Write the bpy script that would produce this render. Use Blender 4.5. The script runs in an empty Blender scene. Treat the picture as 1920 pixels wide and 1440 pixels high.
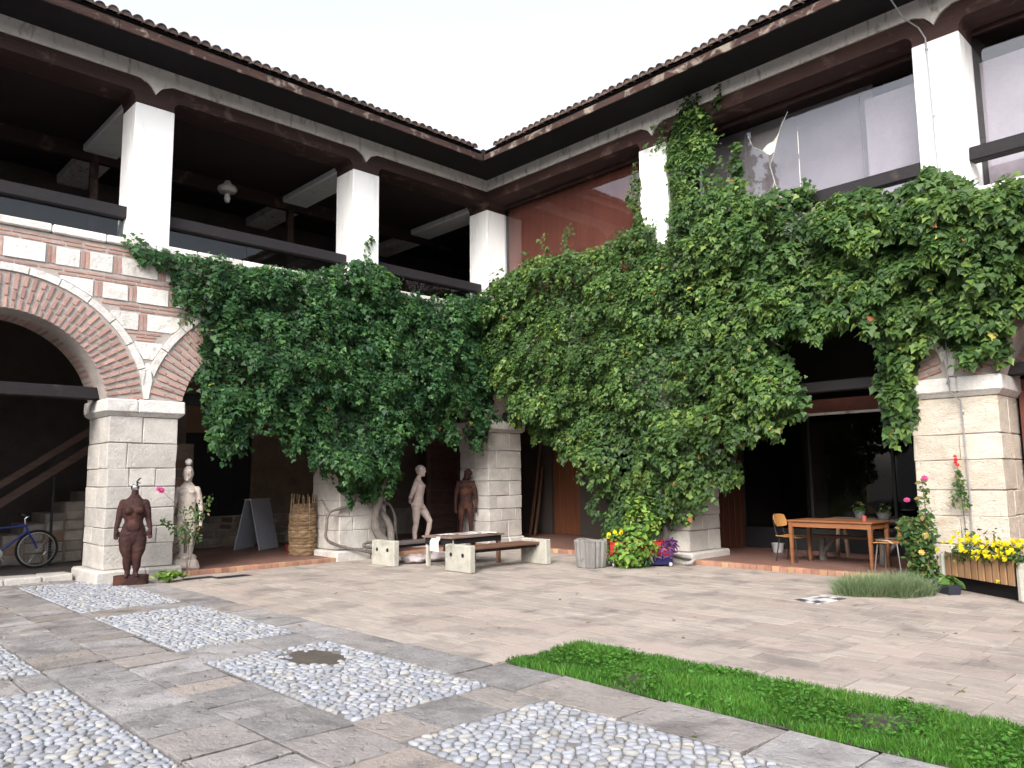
import bpy, math, random
import numpy as np
from mathutils import Vector, Matrix, Euler, noise
random.seed(7); rng = np.random.default_rng(7)
sc = bpy.context.scene
COL = sc.collection
# ------------------------------------------------------------------ camera
cam_d = bpy.data.cameras.new('camera'); cam = bpy.data.objects.new('camera', cam_d); COL.objects.link(cam)
cam_d.sensor_width = 36.0; cam_d.lens = 27.222; cam_d.clip_start = 0.05; cam_d.clip_end = 1500
Rv, Uv, Fv = Vector((0.69289455, 0.7209454, -0.01161338)), Vector((0.09434552, -0.07468318, 0.99273428)), Vector((-0.71483989, 0.68895584, 0.11976554))
mw = Matrix((Rv, Uv, -Fv)).transposed().to_4x4(); mw.translation = (13.648, -12.3635, 1.6)
cam.matrix_world = mw; sc.camera = cam
# ------------------------------------------------------------------ sky, sun, exposure
SUN_EL, SUN_AZ = math.radians(36), math.radians(150)      # azimuth: direction the light comes from, clockwise from +Y
world = bpy.data.worlds.new('World'); sc.world = world; world.use_nodes = True
wn = world.node_tree; wn.nodes.clear()
sky = wn.nodes.new('ShaderNodeTexSky'); sky.sky_type = 'NISHITA'; sky.sun_disc = False
sky.sun_elevation = SUN_EL; sky.sun_rotation = SUN_AZ; sky.air_density = 1.0; sky.dust_density = 4.0; sky.ozone_density = 1.0
hs = wn.nodes.new('ShaderNodeHueSaturation'); hs.inputs['Saturation'].default_value = 0.42; hs.inputs['Value'].default_value = 1.4
bg = wn.nodes.new('ShaderNodeBackground'); bg.inputs['Strength'].default_value = 0.15
wo = wn.nodes.new('ShaderNodeOutputWorld')
wn.links.new(sky.outputs[0], hs.inputs['Color']); wn.links.new(hs.outputs[0], bg.inputs['Color']); wn.links.new(bg.outputs[0], wo.inputs['Surface'])
sun_d = bpy.data.lights.new('sun', 'SUN'); sun = bpy.data.objects.new('sun', sun_d); COL.objects.link(sun)
sun_d.energy = 0.62; sun_d.angle = math.radians(18); sun_d.color = (1.0, 0.95, 0.88)
sdir = Vector((math.sin(SUN_AZ)*math.cos(SUN_EL), math.cos(SUN_AZ)*math.cos(SUN_EL), math.sin(SUN_EL)))
sun.rotation_euler = (-sdir).to_track_quat('-Z', 'Y').to_euler()
sc.view_settings.view_transform = 'Standard'; sc.view_settings.look = 'None'
sc.view_settings.gamma = 1; sc.view_settings.use_curve_mapping = False; sc.view_settings.exposure = 1.2
sc.cycles.use_denoising = True
sc.cycles.max_bounces = 8; sc.cycles.transparent_max_bounces = 12
# ------------------------------------------------------------------ helpers
def rr(a, b): return random.uniform(a, b)
def orient(v, f, c=None):
    v = [Vector(p) for p in v]
    if c is None: c = sum(v, Vector())/len(v)
    out = []
    for q in f:
        n = Vector(); m = sum((v[i] for i in q), Vector())/len(q)
        for i in range(len(q)):
            n += (v[q[i]]-m).cross(v[q[(i+1) % len(q)]]-m)
        out.append(tuple(q) if n.dot(m-c) >= 0 else tuple(reversed(q)))
    return out
def cbox(size, ch=0.0, jit=0.0):
    hx, hy, hz = size[0]/2, size[1]/2, size[2]/2
    if ch <= 0:
        v = [Vector((sx*hx, sy*hy, sz*hz)) for sx in (-1, 1) for sy in (-1, 1) for sz in (-1, 1)]
        f = [(0,1,3,2),(4,6,7,5),(0,4,5,1),(2,3,7,6),(0,2,6,4),(1,5,7,3)]
        return v, orient(v, f)
    ch = min(ch, hx*.8, hy*.8, hz*.8)
    v = []; idx = {}
    for sx in (-1, 1):
        for sy in (-1, 1):
            for sz in (-1, 1):
                j = Vector((rr(-jit, jit), rr(-jit, jit), rr(-jit, jit)))
                for ax in range(3):
                    p = Vector((sx*(hx-(ch if ax != 0 else 0)), sy*(hy-(ch if ax != 1 else 0)), sz*(hz-(ch if ax != 2 else 0))))
                    idx[(sx, sy, sz, ax)] = len(v); v.append(p+j)
    f = []
    for ax in range(3):
        o = [a for a in range(3) if a != ax]
        for s in (-1, 1):
            q = []
            for a, b in ((-1,-1),(1,-1),(1,1),(-1,1)):
                k = [0,0,0]; k[ax] = s; k[o[0]] = a; k[o[1]] = b; q.append(idx[(*k, ax)])
            f.append(tuple(q))
    for ax in range(3):
        o = [a for a in range(3) if a != ax]
        for a in (-1, 1):
            for b in (-1, 1):
                q = []
                for s, fx in ((-1, o[0]), (1, o[0]), (1, o[1]), (-1, o[1])):
                    k = [0,0,0]; k[ax] = s; k[o[0]] = a; k[o[1]] = b; q.append(idx[(*k, fx)])
                f.append(tuple(q))
    for sx in (-1, 1):
        for sy in (-1, 1):
            for sz in (-1, 1): f.append(tuple(idx[(sx, sy, sz, a)] for a in range(3)))
    return v, orient(v, f)
class MB:
    def __init__(s): s.v = []; s.f = []; s.r = []
    def add(s, v, f, r=None):
        o = len(s.v); s.v += [tuple(p) for p in v]; s.f += [tuple(i+o for i in q) for q in f]
        s.r += [random.random() if r is None else r]*len(f); return s
    def box(s, c, size, ch=0.0, rot=None, jit=0.0, r=None):
        v, f = cbox(size, ch, jit); c = Vector(c)
        if rot is not None:
            m = Euler(rot).to_matrix(); v = [m @ p for p in v]
        return s.add([p+c for p in v], f, r)
    def bb(s, lo, hi, ch=0.0, jit=0.0, r=None):
        return s.box([(a+b)/2 for a, b in zip(lo, hi)], [abs(b-a) for a, b in zip(lo, hi)], ch, None, jit, r)
    def beam(s, a, b, w, h, ch=0.0, r=None):
        a, b = Vector(a), Vector(b); d = b-a; q = d.to_track_quat('X', 'Z').to_matrix()
        v, f = cbox((d.length, w, h), ch)
        return s.add([q @ p+(a+b)/2 for p in v], f, r)
    def rings(s, rings, caps=True, r=None, closed=True):
        n = len(rings[0]); v = [p for g in rings for p in g]; f = []
        for i in range(len(rings)-1):
            for k in range(n if closed else n-1):
                f.append((i*n+k, i*n+(k+1) % n, (i+1)*n+(k+1) % n, (i+1)*n+k))
        if caps: f.append(tuple(reversed(range(n)))); f.append(tuple((len(rings)-1)*n+k for k in range(n)))
        return s.add(v, f, r)
    def tube(s, pts, rad, n=8, caps=True, r=None, ell=None):
        pts = [Vector(p) for p in pts]
        if not isinstance(rad, (list, tuple)): rad = [rad]*len(pts)
        up = None; rings = []
        for i, p in enumerate(pts):
            t = (pts[min(i+1, len(pts)-1)]-pts[max(i-1, 0)])
            t = t.normalized() if t.length > 1e-9 else Vector((0,0,1))
            if up is None:
                up = Vector((0,0,1)) if abs(t.z) < .9 else Vector((1,0,0))
            u = (up-t*up.dot(t)).normalized(); w = t.cross(u); up = u
            rings.append([p+(u*math.cos(a)+w*math.sin(a))*rad[i] for a in [2*math.pi*k/n for k in range(n)]])
        return s.rings(rings, caps, r)
    def lathe(s, prof, n=16, c=(0,0,0), r=None, caps=True):
        c = Vector(c)
        return s.rings([[c+Vector((p[0]*math.cos(a), p[0]*math.sin(a), p[1])) for a in [2*math.pi*k/n for k in range(n)]] for p in prof], caps, r)
    def prism(s, poly, A, B, r=None):            # poly: list of 3-D points (A side), shifted by B-A
        d = Vector(B)-Vector(A); n = len(poly); v = [Vector(p) for p in poly]; v += [p+d for p in v]
        f = [tuple(range(n)), tuple(range(2*n-1, n-1, -1))]+[(i, i+n, (i+1) % n+n, (i+1) % n) for i in range(n)]
        # winding: make the first cap face away from d
        nrm = Vector(); m = sum(v[:n], Vector())/n
        for i in range(n): nrm += (v[i]-m).cross(v[(i+1) % n]-m)
        if nrm.dot(d) > 0: f = [tuple(reversed(q)) for q in f]
        return s.add(v, f, r)
    def ell(s, c, rad, n=12, m=8, rot=None, r=None):
        c = Vector(c); R = Euler(rot).to_matrix() if rot is not None else None; rings = []
        for i in range(m+1):
            t = -math.pi/2+math.pi*i/m; k = max(math.cos(t), .02)
            g = [Vector((rad[0]*k*math.cos(a), rad[1]*k*math.sin(a), rad[2]*math.sin(t))) for a in [2*math.pi*j/n for j in range(n)]]
            rings.append([(R @ p if R else p)+c for p in g])
        return s.rings(rings, True, r)
    def mesh(s, name, mat, smooth=False, angle=40):
        me = bpy.data.meshes.new(name); me.from_pydata(s.v, [], s.f)
        if mat: me.materials.append(mat)
        a = me.attributes.new('rnd', 'FLOAT', 'FACE'); a.data.foreach_set('value', np.array(s.r, dtype=np.float32))
        if smooth:
            me.shade_smooth()
            if angle < 180: me.set_sharp_from_angle(angle=math.radians(angle))
        me.update(); return me
    def build(s, name, mat, parent=None, smooth=False, angle=40, kind=None):
        return obj(name, s.mesh(name, mat, smooth, angle), parent, kind)
def obj(name, me, parent=None, kind=None, loc=None, rot=None, scale=None):
    o = bpy.data.objects.new(name, me); COL.objects.link(o); o.parent = parent
    if kind: o['kind'] = kind
    if loc is not None: o.location = loc
    if rot is not None: o.rotation_euler = rot
    if scale is not None: o.scale = scale
    return o
def tag(o, label, cat, group=None):
    o['label'] = label; o['category'] = cat
    if group: o['group'] = group
    return o
def thing(name, label, cat, loc=(0,0,0), rotz=0.0, group=None):
    o = bpy.data.objects.new(name, None); COL.objects.link(o); o.location = loc; o.rotation_euler = (0, 0, rotz); o.empty_display_size = .2
    return tag(o, label, cat, group)
def empty_part(name, parent):
    o = bpy.data.objects.new(name, None); COL.objects.link(o); o.parent = parent; return o
def big_mesh(name, V, F, mat, rnd=None, smooth=False):     # numpy: V (n,3), F (m,k)
    me = bpy.data.meshes.new(name); k = F.shape[1]
    me.vertices.add(len(V)); me.vertices.foreach_set('co', V.astype(np.float32).ravel())
    me.loops.add(F.size); me.loops.foreach_set('vertex_index', F.astype(np.int32).ravel())
    me.polygons.add(len(F)); me.polygons.foreach_set('loop_start', np.arange(0, F.size, k, dtype=np.int32))
    me.polygons.foreach_set('loop_total', np.full(len(F), k, dtype=np.int32))
    me.materials.append(mat)
    if rnd is not None:
        a = me.attributes.new('rnd', 'FLOAT', 'FACE'); a.data.foreach_set('value', rnd.astype(np.float32))
    me.update(calc_edges=True); me.validate()
    if smooth: me.shade_smooth()
    return me
# ------------------------------------------------------------------ materials
class NT:
    def __init__(s, name):
        s.m = bpy.data.materials.new(name); s.m.use_nodes = True; s.t = s.m.node_tree; s.t.nodes.clear()
        s.out = s.n('OutputMaterial')
    def n(s, typ, **kw):
        o = s.t.nodes.new('ShaderNode'+typ)
        for k, v in kw.items():
            if k in o.inputs: s.set(o.inputs[k], v)
            else: setattr(o, k, v)
        return o
    def set(s, inp, v):
        if hasattr(v, 'outputs'): v = v.outputs[0]
        if isinstance(v, bpy.types.NodeSocket): s.t.links.new(v, inp)
        else: inp.default_value = v
    def math(s, op, a, b=None, clamp=False):
        o = s.n('Math', operation=op, use_clamp=clamp); s.set(o.inputs[0], a)
        if b is not None: s.set(o.inputs[1], b)
        return o
    def mix(s, fac, a, b, typ='MIX'):
        o = s.n('MixRGB', blend_type=typ); s.set(o.inputs[0], fac); s.set(o.inputs[1], a); s.set(o.inputs[2], b); return o
    def ramp(s, fac, stops):
        o = s.n('ValToRGB'); s.set(o.inputs[0], fac); e = o.color_ramp.elements
        while len(e) < len(stops): e.new(.5)
        for q, (p, c) in zip(e, stops): q.position = p; q.color = c if len(c) == 4 else (*c, 1)
        return o
    def maprange(s, v, a, b, c=0., d=1.):
        o = s.n('MapRange'); s.set(o.inputs[0], v)
        for i, k in enumerate((a, b, c, d)): o.inputs[i+1].default_value = k
        return o
    def pos(s, scale=(1,1,1), rot=(0,0,0), obj=False):
        g = s.n('TexCoord').outputs['Object'] if obj else s.n('NewGeometry').outputs['Position']
        m = s.n('Mapping'); s.set(m.inputs['Vector'], g); m.inputs['Scale'].default_value = scale; m.inputs['Rotation'].default_value = rot
        return m
    def noise(s, vec, scale, detail=4, rough=.55, dist=0.):
        o = s.n('TexNoise'); s.set(o.inputs['Vector'], vec); o.inputs['Scale'].default_value = scale; o.inputs['Detail'].default_value = detail
        o.inputs['Roughness'].default_value = rough; o.inputs['Distortion'].default_value = dist; return o
    def rnd(s):
        a = s.n('Attribute', attribute_name='rnd'); i = s.n('ObjectInfo')
        return s.math('FRACT', s.math('ADD', a.outputs['Fac'], i.outputs['Random']))
def c4(c): return (*c, 1) if len(c) == 3 else c
def M(name, c1, c2, scale=3., rough=.85, bump=.25, bscale=45., var=.12, stain=None, stain_scale=1.2, stain_lo=.52, stain_hi=.68, stretch=(1,1,1), spec=.35, c3=None, pits=0., metal=0., fine=.18, sst=(1,1,1)):
    """procedural solid: two-tone noise, piece-to-piece variation, optional stains, fine relief"""
    t = NT(name); P = t.pos(stretch)
    n1 = t.noise(P, scale, 6, .6, .3); n2 = t.noise(P, bscale, 5, .65)
    col = t.mix(t.maprange(n1.outputs['Fac'], .3, .7), c4(c1), c4(c2))
    r = t.rnd()
    if c3 is not None: col = t.mix(t.maprange(t.math('FRACT', t.math('MULTIPLY', r, 7.31)), .55, 1.), col, c4(c3))
    if stain is not None:
        n3 = t.noise(t.pos(sst), stain_scale, 5, .6, .4)
        col = t.mix(t.maprange(n3.outputs['Fac'], stain_lo, stain_hi), col, c4(stain))
    hsv = t.n('HueSaturation'); t.set(hsv.inputs['Color'], col)
    v = t.math('ADD', t.math('MULTIPLY', t.math('SUBTRACT', r, .5), 2*var), 1.)
    v = t.math('ADD', v, t.math('MULTIPLY', t.math('SUBTRACT', n2.outputs['Fac'], .5), fine*2))
    t.set(hsv.inputs['Value'], v)
    b = t.n('BsdfPrincipled'); t.set(b.inputs['Base Color'], hsv); b.inputs['Roughness'].default_value = rough
    b.inputs['Specular IOR Level'].default_value = spec; b.inputs['Metallic'].default_value = metal
    h = n2.outputs['Fac']
    if pits > 0:
        vo = t.noise(t.pos((1,1,1)), bscale*.5, 3, .5)
        h = t.math('SUBTRACT', h, t.math('MULTIPLY', t.maprange(vo.outputs['Fac'], .58, .7), pits))
    h = t.math('ADD', h, t.math('MULTIPLY', n1.outputs['Fac'], 1.2))
    if bump > 0:
        bp = t.n('Bump'); bp.inputs['Strength'].default_value = bump; bp.inputs['Distance'].default_value = .02; t.set(bp.inputs['Height'], h); t.set(b.inputs['Normal'], bp)
    t.set(t.out.inputs['Surface'], b); return t.m
def wood(name, c1, c2, axis=0, rough=.6, var=.12, bump=.15, wear=None, spec=.35):
    s = [14., 14., 14.]; s[axis] = .9
    return M(name, c1, c2, 1.6, rough, bump, 6., var, wear, 2.2, .56, .66, tuple(s), spec)
def glass(name, tint=(.55,.6,.6), k=1.5, rough=.015):
    t = NT(name); ge = t.n('NewGeometry'); dp = t.n('VectorMath', operation='DOT_PRODUCT'); t.set(dp.inputs[0], ge.outputs['Incoming']); t.set(dp.inputs[1], ge.outputs['Normal'])
    ct = t.math('ABSOLUTE', dp.outputs['Value']); fr = t.math('ADD', t.math('MULTIPLY', t.math('POWER', t.math('SUBTRACT', 1., ct), 5.), .957), .043)
    tr = t.n('BsdfTransparent'); tr.inputs['Color'].default_value = c4(tint)
    gl = t.n('BsdfGlossy'); gl.inputs['Color'].default_value = (.95,.95,.97,1); gl.inputs['Roughness'].default_value = rough
    nz = t.noise(t.pos(), 1.3, 2); bp = t.n('Bump'); bp.inputs['Strength'].default_value = .03; bp.inputs['Distance'].default_value = .05; t.set(bp.inputs['Height'], nz); t.set(gl.inputs['Normal'], bp)
    mx = t.n('MixShader'); t.set(mx.inputs[0], t.math('MULTIPLY', fr, k, True)); t.set(mx.inputs[1], tr); t.set(mx.inputs[2], gl)
    t.set(t.out.inputs['Surface'], mx); return t.m
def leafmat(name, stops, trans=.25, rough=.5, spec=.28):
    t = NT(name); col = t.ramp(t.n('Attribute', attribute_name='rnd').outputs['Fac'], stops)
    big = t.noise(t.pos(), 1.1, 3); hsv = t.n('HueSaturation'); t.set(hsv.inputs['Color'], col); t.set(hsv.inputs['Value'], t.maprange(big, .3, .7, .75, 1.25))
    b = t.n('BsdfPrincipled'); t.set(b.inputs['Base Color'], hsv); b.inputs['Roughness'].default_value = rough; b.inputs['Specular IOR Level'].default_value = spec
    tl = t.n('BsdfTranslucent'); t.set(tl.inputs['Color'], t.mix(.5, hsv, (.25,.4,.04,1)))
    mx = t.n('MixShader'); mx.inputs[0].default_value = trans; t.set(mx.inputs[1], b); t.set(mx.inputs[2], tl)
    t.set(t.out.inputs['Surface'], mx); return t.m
MAT = {}
MAT['plaster'] = M('white_plaster', (.80,.80,.80), (.74,.74,.745), 1.2, .9, .15, 40, .02, (.52,.50,.48), 2.2, .54, .82, fine=.05, sst=(3,3,.5))
MAT['fascia'] = M('fascia_plaster', (.68,.66,.65), (.54,.52,.51), 2.2, .9, .2, 50, .04, (.22,.19,.17), 3.0, .54, .72, fine=.12, sst=(2.5,2.5,.8))
MAT['stone'] = M('limestone', (.53,.505,.47), (.40,.375,.35), 3.4, .92, .6, 30, .11, (.40,.29,.17), 1.5, .64, .78, pits=.5, fine=.30)
MAT['stone_white'] = M('pale_limestone', (.69,.67,.645), (.54,.52,.495), 4.5, .92, .65, 28, .10, (.38,.32,.27), 2.4, .60, .78, pits=.5, fine=.28)
MAT['stone_warmlit'] = M('warmlit_limestone', (.56,.505,.43), (.43,.38,.32), 3.4, .92, .7, 26, .10, (.40,.30,.19), 1.4, .56, .76, pits=.6, fine=.34, stretch=(1,1,2.2))  # the piers' limestone again, with warm light painted into its colour
MAT['mortar'] = M('mortar', (.42,.375,.345), (.33,.295,.275), 6, .95, .4, 40, .03)
MAT['brick'] = M('thin_brick', (.40,.245,.21), (.33,.195,.17), 9, .9, .4, 60, .18, (.40,.32,.28), 5.0, .55, .70, c3=(.42,.26,.21))
MAT['brown'] = wood('brown_beam', (.043,.021,.018), (.024,.012,.011), 1, .7, .1, .35, (.10,.06,.05))
MAT['brown_x'] = wood('brown_beam_x', (.050,.022,.018), (.028,.012,.011), 0, .7, .1, .35, (.10,.06,.05))
MAT['eave'] = M('eave_board', (.055,.026,.019), (.022,.013,.013), 3.0, .85, .7, 12, .2, (.22,.18,.15), 3.4, .54, .66, (1,1,5))
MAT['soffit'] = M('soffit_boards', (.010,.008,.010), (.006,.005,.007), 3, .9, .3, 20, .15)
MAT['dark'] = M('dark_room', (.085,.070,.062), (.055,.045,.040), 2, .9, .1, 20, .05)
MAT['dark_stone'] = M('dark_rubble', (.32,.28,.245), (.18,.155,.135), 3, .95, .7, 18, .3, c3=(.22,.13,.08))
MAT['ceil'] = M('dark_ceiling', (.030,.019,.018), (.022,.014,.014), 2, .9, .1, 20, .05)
MAT['railwood'] = M('black_rail', (.009,.008,.011), (.014,.011,.013), 3, .7, .3, 14, .1, (.04,.03,.025), 2, .62, .7, (4,4,8))
MAT['tile_roof'] = M('roof_tile', (.13,.092,.080), (.085,.064,.06), 5, .9, .4, 40, .22, (.17,.15,.135), 3, .55, .7, c3=(.15,.11,.09))
MAT['floor_tile'] = M('edge_tile', (.37,.20,.135), (.29,.145,.10), 5, .75, .2, 40, .25, c3=(.40,.26,.15))
MAT['trav'] = M('travertine', (.41,.355,.31), (.295,.255,.226), 3.2, .85, .6, 30, .13, (.17,.15,.142), 1.5, .52, .74, (1,3.2,1), c3=(.36,.295,.26), pits=.6, fine=.26)
MAT['path'] = M('worn_slab', (.31,.295,.29), (.195,.187,.186), 5.0, .92, .9, 26, .22, (.115,.105,.10), 1.8, .50, .72, c3=(.25,.215,.19), pits=.8, fine=.36)
MAT['joint'] = M('joint_soil', (.10,.093,.085), (.062,.057,.051), 8, .95, .5, 60, .03)
MAT['bed'] = M('cobble_bed', (.20,.19,.18), (.12,.114,.108), 7, .95, .5, 50, .03)
MAT['cobble'] = M('river_cobble', (.30,.314,.35), (.225,.236,.266), 14, .65, .2, 70, .24, c3=(.31,.295,.27), fine=.14)
MAT['soil'] = M('soil', (.10,.085,.07), (.06,.05,.042), 6, .95, .6, 40, .02)
MAT['concrete'] = M('concrete', (.45,.44,.385), (.34,.33,.285), 5, .9, .5, 40, .05, (.22,.22,.19), 3.2, .54, .74)
MAT['rust'] = M('rusty_iron', (.055,.021,.018), (.030,.014,.014), 6, .75, .7, 30, .04, (.11,.042,.022), 3, .54, .7, metal=.25)
MAT['carved'] = M('carved_stone', (.50,.44,.39), (.38,.32,.29), 5, .85, .45, 40, .03, (.26,.21,.18), 4, .58, .72)
MAT['black'] = M('black', (.012,.012,.014), (.02,.02,.022), 4, .6, 0, 30, .03)
MAT['chrome'] = M('bright_metal', (.7,.7,.72), (.55,.55,.58), 6, .25, 0, 30, .02, metal=1.)
MAT['glass_up'] = glass('window_glass', (.88,.87,.89), 1.35)
MAT['glass_rail'] = glass('balustrade_glass', (.68,.72,.73), .6)
MAT['glass_dark'] = glass('shop_glass', (.6,.62,.64), .7)
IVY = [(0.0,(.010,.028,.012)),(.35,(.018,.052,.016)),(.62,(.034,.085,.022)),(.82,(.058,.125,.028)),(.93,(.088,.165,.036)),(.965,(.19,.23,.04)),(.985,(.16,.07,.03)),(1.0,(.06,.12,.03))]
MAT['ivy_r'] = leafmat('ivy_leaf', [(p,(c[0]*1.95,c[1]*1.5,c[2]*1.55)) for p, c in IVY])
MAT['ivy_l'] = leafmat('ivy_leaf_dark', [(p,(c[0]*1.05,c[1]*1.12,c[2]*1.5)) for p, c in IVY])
MAT['bark'] = M('vine_bark', (.20,.175,.155), (.10,.085,.078), 9, .95, .6, 30, .1, stretch=(3,3,1))
MAT['green'] = leafmat('shrub_leaf', [(0,(.06,.14,.025)),(.5,(.11,.23,.04)),(.85,(.20,.32,.055)),(1,(.30,.32,.07))])
MAT['rose_leaf'] = leafmat('rose_leaf', [(0,(.02,.06,.02)),(.6,(.05,.11,.03)),(.88,(.11,.15,.04)),(.96,(.25,.20,.06)),(1,(.2,.1,.04))])
MAT['grass'] = leafmat('grass_blade', [(0,(.03,.09,.013)),(.5,(.058,.18,.022)),(.9,(.095,.25,.036)),(1,(.16,.22,.05))], .3, .5, .3)
MAT['sedge'] = leafmat('sedge_blade', [(0,(.10,.16,.08)),(.5,(.17,.24,.13)),(.9,(.25,.31,.18)),(1,(.34,.34,.2))], .25, .6, .3)
def flat(name, c, rough=.7, spec=.3, metal=0.): return M(name, c, tuple(k*.85 for k in c), 6, rough, .05, 40, .08, spec=spec, metal=metal, fine=.05)
# ================================================================== ground
CAMXY = Vector((13.65, -12.36))
def structure(name, me): return obj(name, me, None, 'structure')
g = MB(); g.add([(-300,-300,-.09),(300,-300,-.09),(300,300,-.09),(-300,300,-.09)], [(0,1,2,3)])
structure('ground', g.mesh('ground', MAT['soil']))
def sheet(lo, hi, z): return MB().add([(lo[0],lo[1],z),(hi[0],lo[1],z),(hi[0],hi[1],z),(lo[0],hi[1],z)], [(0,1,2,3)])
def slabs(parent, rects, mat, piece, n_single, gap=.008, hz=.06, zj=.004, ch=.007, jit=.003):
    rects.sort(key=lambda q: (Vector(((q[0]+q[2])/2, (q[1]+q[3])/2))-CAMXY).length)
    rest = MB()
    for i, (x0, y0, x1, y1) in enumerate(rects):
        c = ((x0+x1)/2, (y0+y1)/2, -hz/2+rr(-zj, zj)); s = (x1-x0-gap, y1-y0-gap, hz); rot = (rr(-.5,.5)*zj, rr(-.5,.5)*zj, rr(-.006,.006))
        if i < n_single:
            m = MB(); v, f = cbox(s, ch, jit); m.add(v, f); obj(piece, m.mesh(piece, mat), parent, None, c, rot)
        else: rest.box(c, s, ch, rot, jit)
    if rest.v: rest.build(piece+'_field', mat, parent, kind='stuff')
def rows(x0, x1, y0, y1, w, l0, l1, along='x'):
    out = []; y = y0
    a0, a1 = (x0, x1) if along == 'x' else (y0, y1); b0, b1 = (y0, y1) if along == 'x' else (x0, x1)
    nb = max(1, round((b1-b0)/w)); wb = (b1-b0)/nb; b = b0; cuts = [b0]+[b0+wb*(i+1)+(rr(-.05,.05)*wb if i < nb-1 else 0) for i in range(nb)]
    for i in range(nb):
        a = a0-rr(0, l0)
        while a < a1-1e-6:
            e = a+rr(l0, l1)
            if a1-e < l0*.5: e = a1
            p, q = max(a, a0), min(e, a1)
            if q-p > .06: out.append((p, cuts[i], q, cuts[i+1]) if along == 'x' else (cuts[i], p, cuts[i+1], q))
            a = e
    return out
def in_any(r, boxes):
    cx, cy = (r[0]+r[2])/2, (r[1]+r[3])/2
    return any(b[0] < cx < b[2] and b[1] < cy < b[3] for b in boxes)
pav = structure('travertine_paving', sheet((-.4,-7.7), (16,.2), -.034).mesh('travertine_paving', MAT['joint']))
tr = rows(.12, 16, -6.36, -3.4, .33, .3, .66)+rows(.12, 16, -3.4, -.12, .33, .3, .66)+rows(.12, 8.5, -7.7, -6.36, .335, .3, .66)
tr += rows(8.5, 16, -6.52, -6.36, .16, .5, 1.1)
slabs(pav, tr, MAT['trav'], 'slab', 300, gap=.008, zj=.0012, ch=.002, jit=.002)
# stone path with cross strips
path = structure('stone_path', sheet((-3.2,-16), (16,-7.7), -.042).mesh('stone_path', MAT['joint']))
RX = [(-.42,2.88),(3.4,5.97),(6.63,9.02),(9.6,12.0),(12.55,14.9)]
ps = rows(-.9, 15, -10.52, -9.43, .54, .3, .66)
ps += rows(-.2, 8.55, -8.16, -7.7, .46, .5, 1.1)+rows(8.55, 15, -8.16, -7.58, .58, .5, 1.1)
for a, b in ((2.88,3.4),(5.97,6.63),(9.02,9.6),(12.0,12.55)):
    ps += rows(a, b, -9.43, -8.16, b-a, .35, .7, 'y')
    ps += rows(a, b, -11.9, -10.52, b-a, .35, .7, 'y')
ps += rows(-.9, 15, -14.5, -11.9, .5, .45, .9)+rows(-.9, -.42, -9.43, -8.5, .48, .4, .6, 'y')
ps += rows(-.9, 2.88, -11.9, -10.52, .5, .45, .9)
slabs(path, ps, MAT['path'], 'slab', 230, gap=.023, zj=.004, ch=.004, jit=.010)
# kerb at the foot of the left gallery
kerb = structure('kerb', MB().bb((-1.5,-13,-.06), (-1.12,-8.5,.075)).mesh('kerb', MAT['mortar']))
y = -13.
while y < -8.55:
    e = min(y+rr(.5, .9), -8.52); m = MB(); v, f = cbox((.5, e-y-.012, .19), .02, .008); m.add(v, f)
    obj('kerb_stone', m.mesh('kerb_stone', MAT['stone']), kerb, None, (-1.12, (y+e)/2, .005)); y = e
# cobbles: packed river stones, each a rounded dome
def clip(poly, nx, ny, d):
    out = []
    for i in range(len(poly)):
        a, b = poly[i], poly[(i+1) % len(poly)]; da, db = a[0]*nx+a[1]*ny-d, b[0]*nx+b[1]*ny-d
        if da <= 0: out.append(a)
        if (da < 0) != (db < 0):
            t = da/(da-db); out.append((a[0]+(b[0]-a[0])*t, a[1]+(b[1]-a[1])*t))
    return out
def cobbles(x0, x1, y0, y1, sx=.082, sy=.066):
    S = []; j = 0; y = y0+sy*.5
    while y < y1:
        x = x0+sx*(.25 if j % 2 else .75)
        while x < x1: S.append((x+rr(-.36,.36)*sx, y+rr(-.36,.36)*sy)); x += sx
        y += sy*.9; j += 1
    S = np.array(S); out = []
    for i, s in enumerate(S):
        d = S-s; dd = (d**2).sum(1); nb = np.argsort(dd)[1:13]
        P = [(x0,y0),(x1,y0),(x1,y1),(x0,y1)]
        for k in nb:
            if dd[k] > .09: break
            n = d[k]; m = s+n/2; P = clip(P, n[0], n[1], m[0]*n[0]+m[1]*n[1])
            if len(P) < 3: break
        if len(P) < 3: continue
        out.append((s, P))
    return out
def cobble_geo(P, h):
    c = np.mean(np.array(P), 0); Q = []
    for i in range(len(P)):
        a, b = np.array(P[i]), np.array(P[(i+1) % len(P)]); L = np.linalg.norm(b-a)
        if L < 1e-4: continue
        Q += [a*.72+b*.28, a*.28+b*.72]
    Q = np.array(Q)-c; n = len(Q); sh = rr(.80,.94); V = []; h0 = h
    for k, z in ((sh,-.03),(sh*.98,h0-.012),(sh*.87,h0-.003),(sh*.5,h0+.001)): V += [(q[0]*k, q[1]*k, z) for q in Q]
    V.append((0,0,h0+.002)); F = []
    for r_ in range(3):
        for i in range(n): F.append((r_*n+i, r_*n+(i+1) % n, (r_+1)*n+(i+1) % n, (r_+1)*n+i))
    for i in range(n): F.append((3*n+i, 3*n+(i+1) % n, 4*n))
    return c, V, F
cob_all = []
patches = [(a, b, -9.41, -8.18) for a, b in RX[:4]]+[(a, b, -11.88, -10.54) for a, b in RX[1:4]]
for a, b, c_, d_ in patches:
    p = structure('cobble_panel', sheet((a-.02,c_-.02), (b+.02,d_+.02), -.006).mesh('cobble_panel', MAT['bed']))
    for s, P in cobbles(a, b, c_, d_): cob_all.append((p, s, P))
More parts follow.
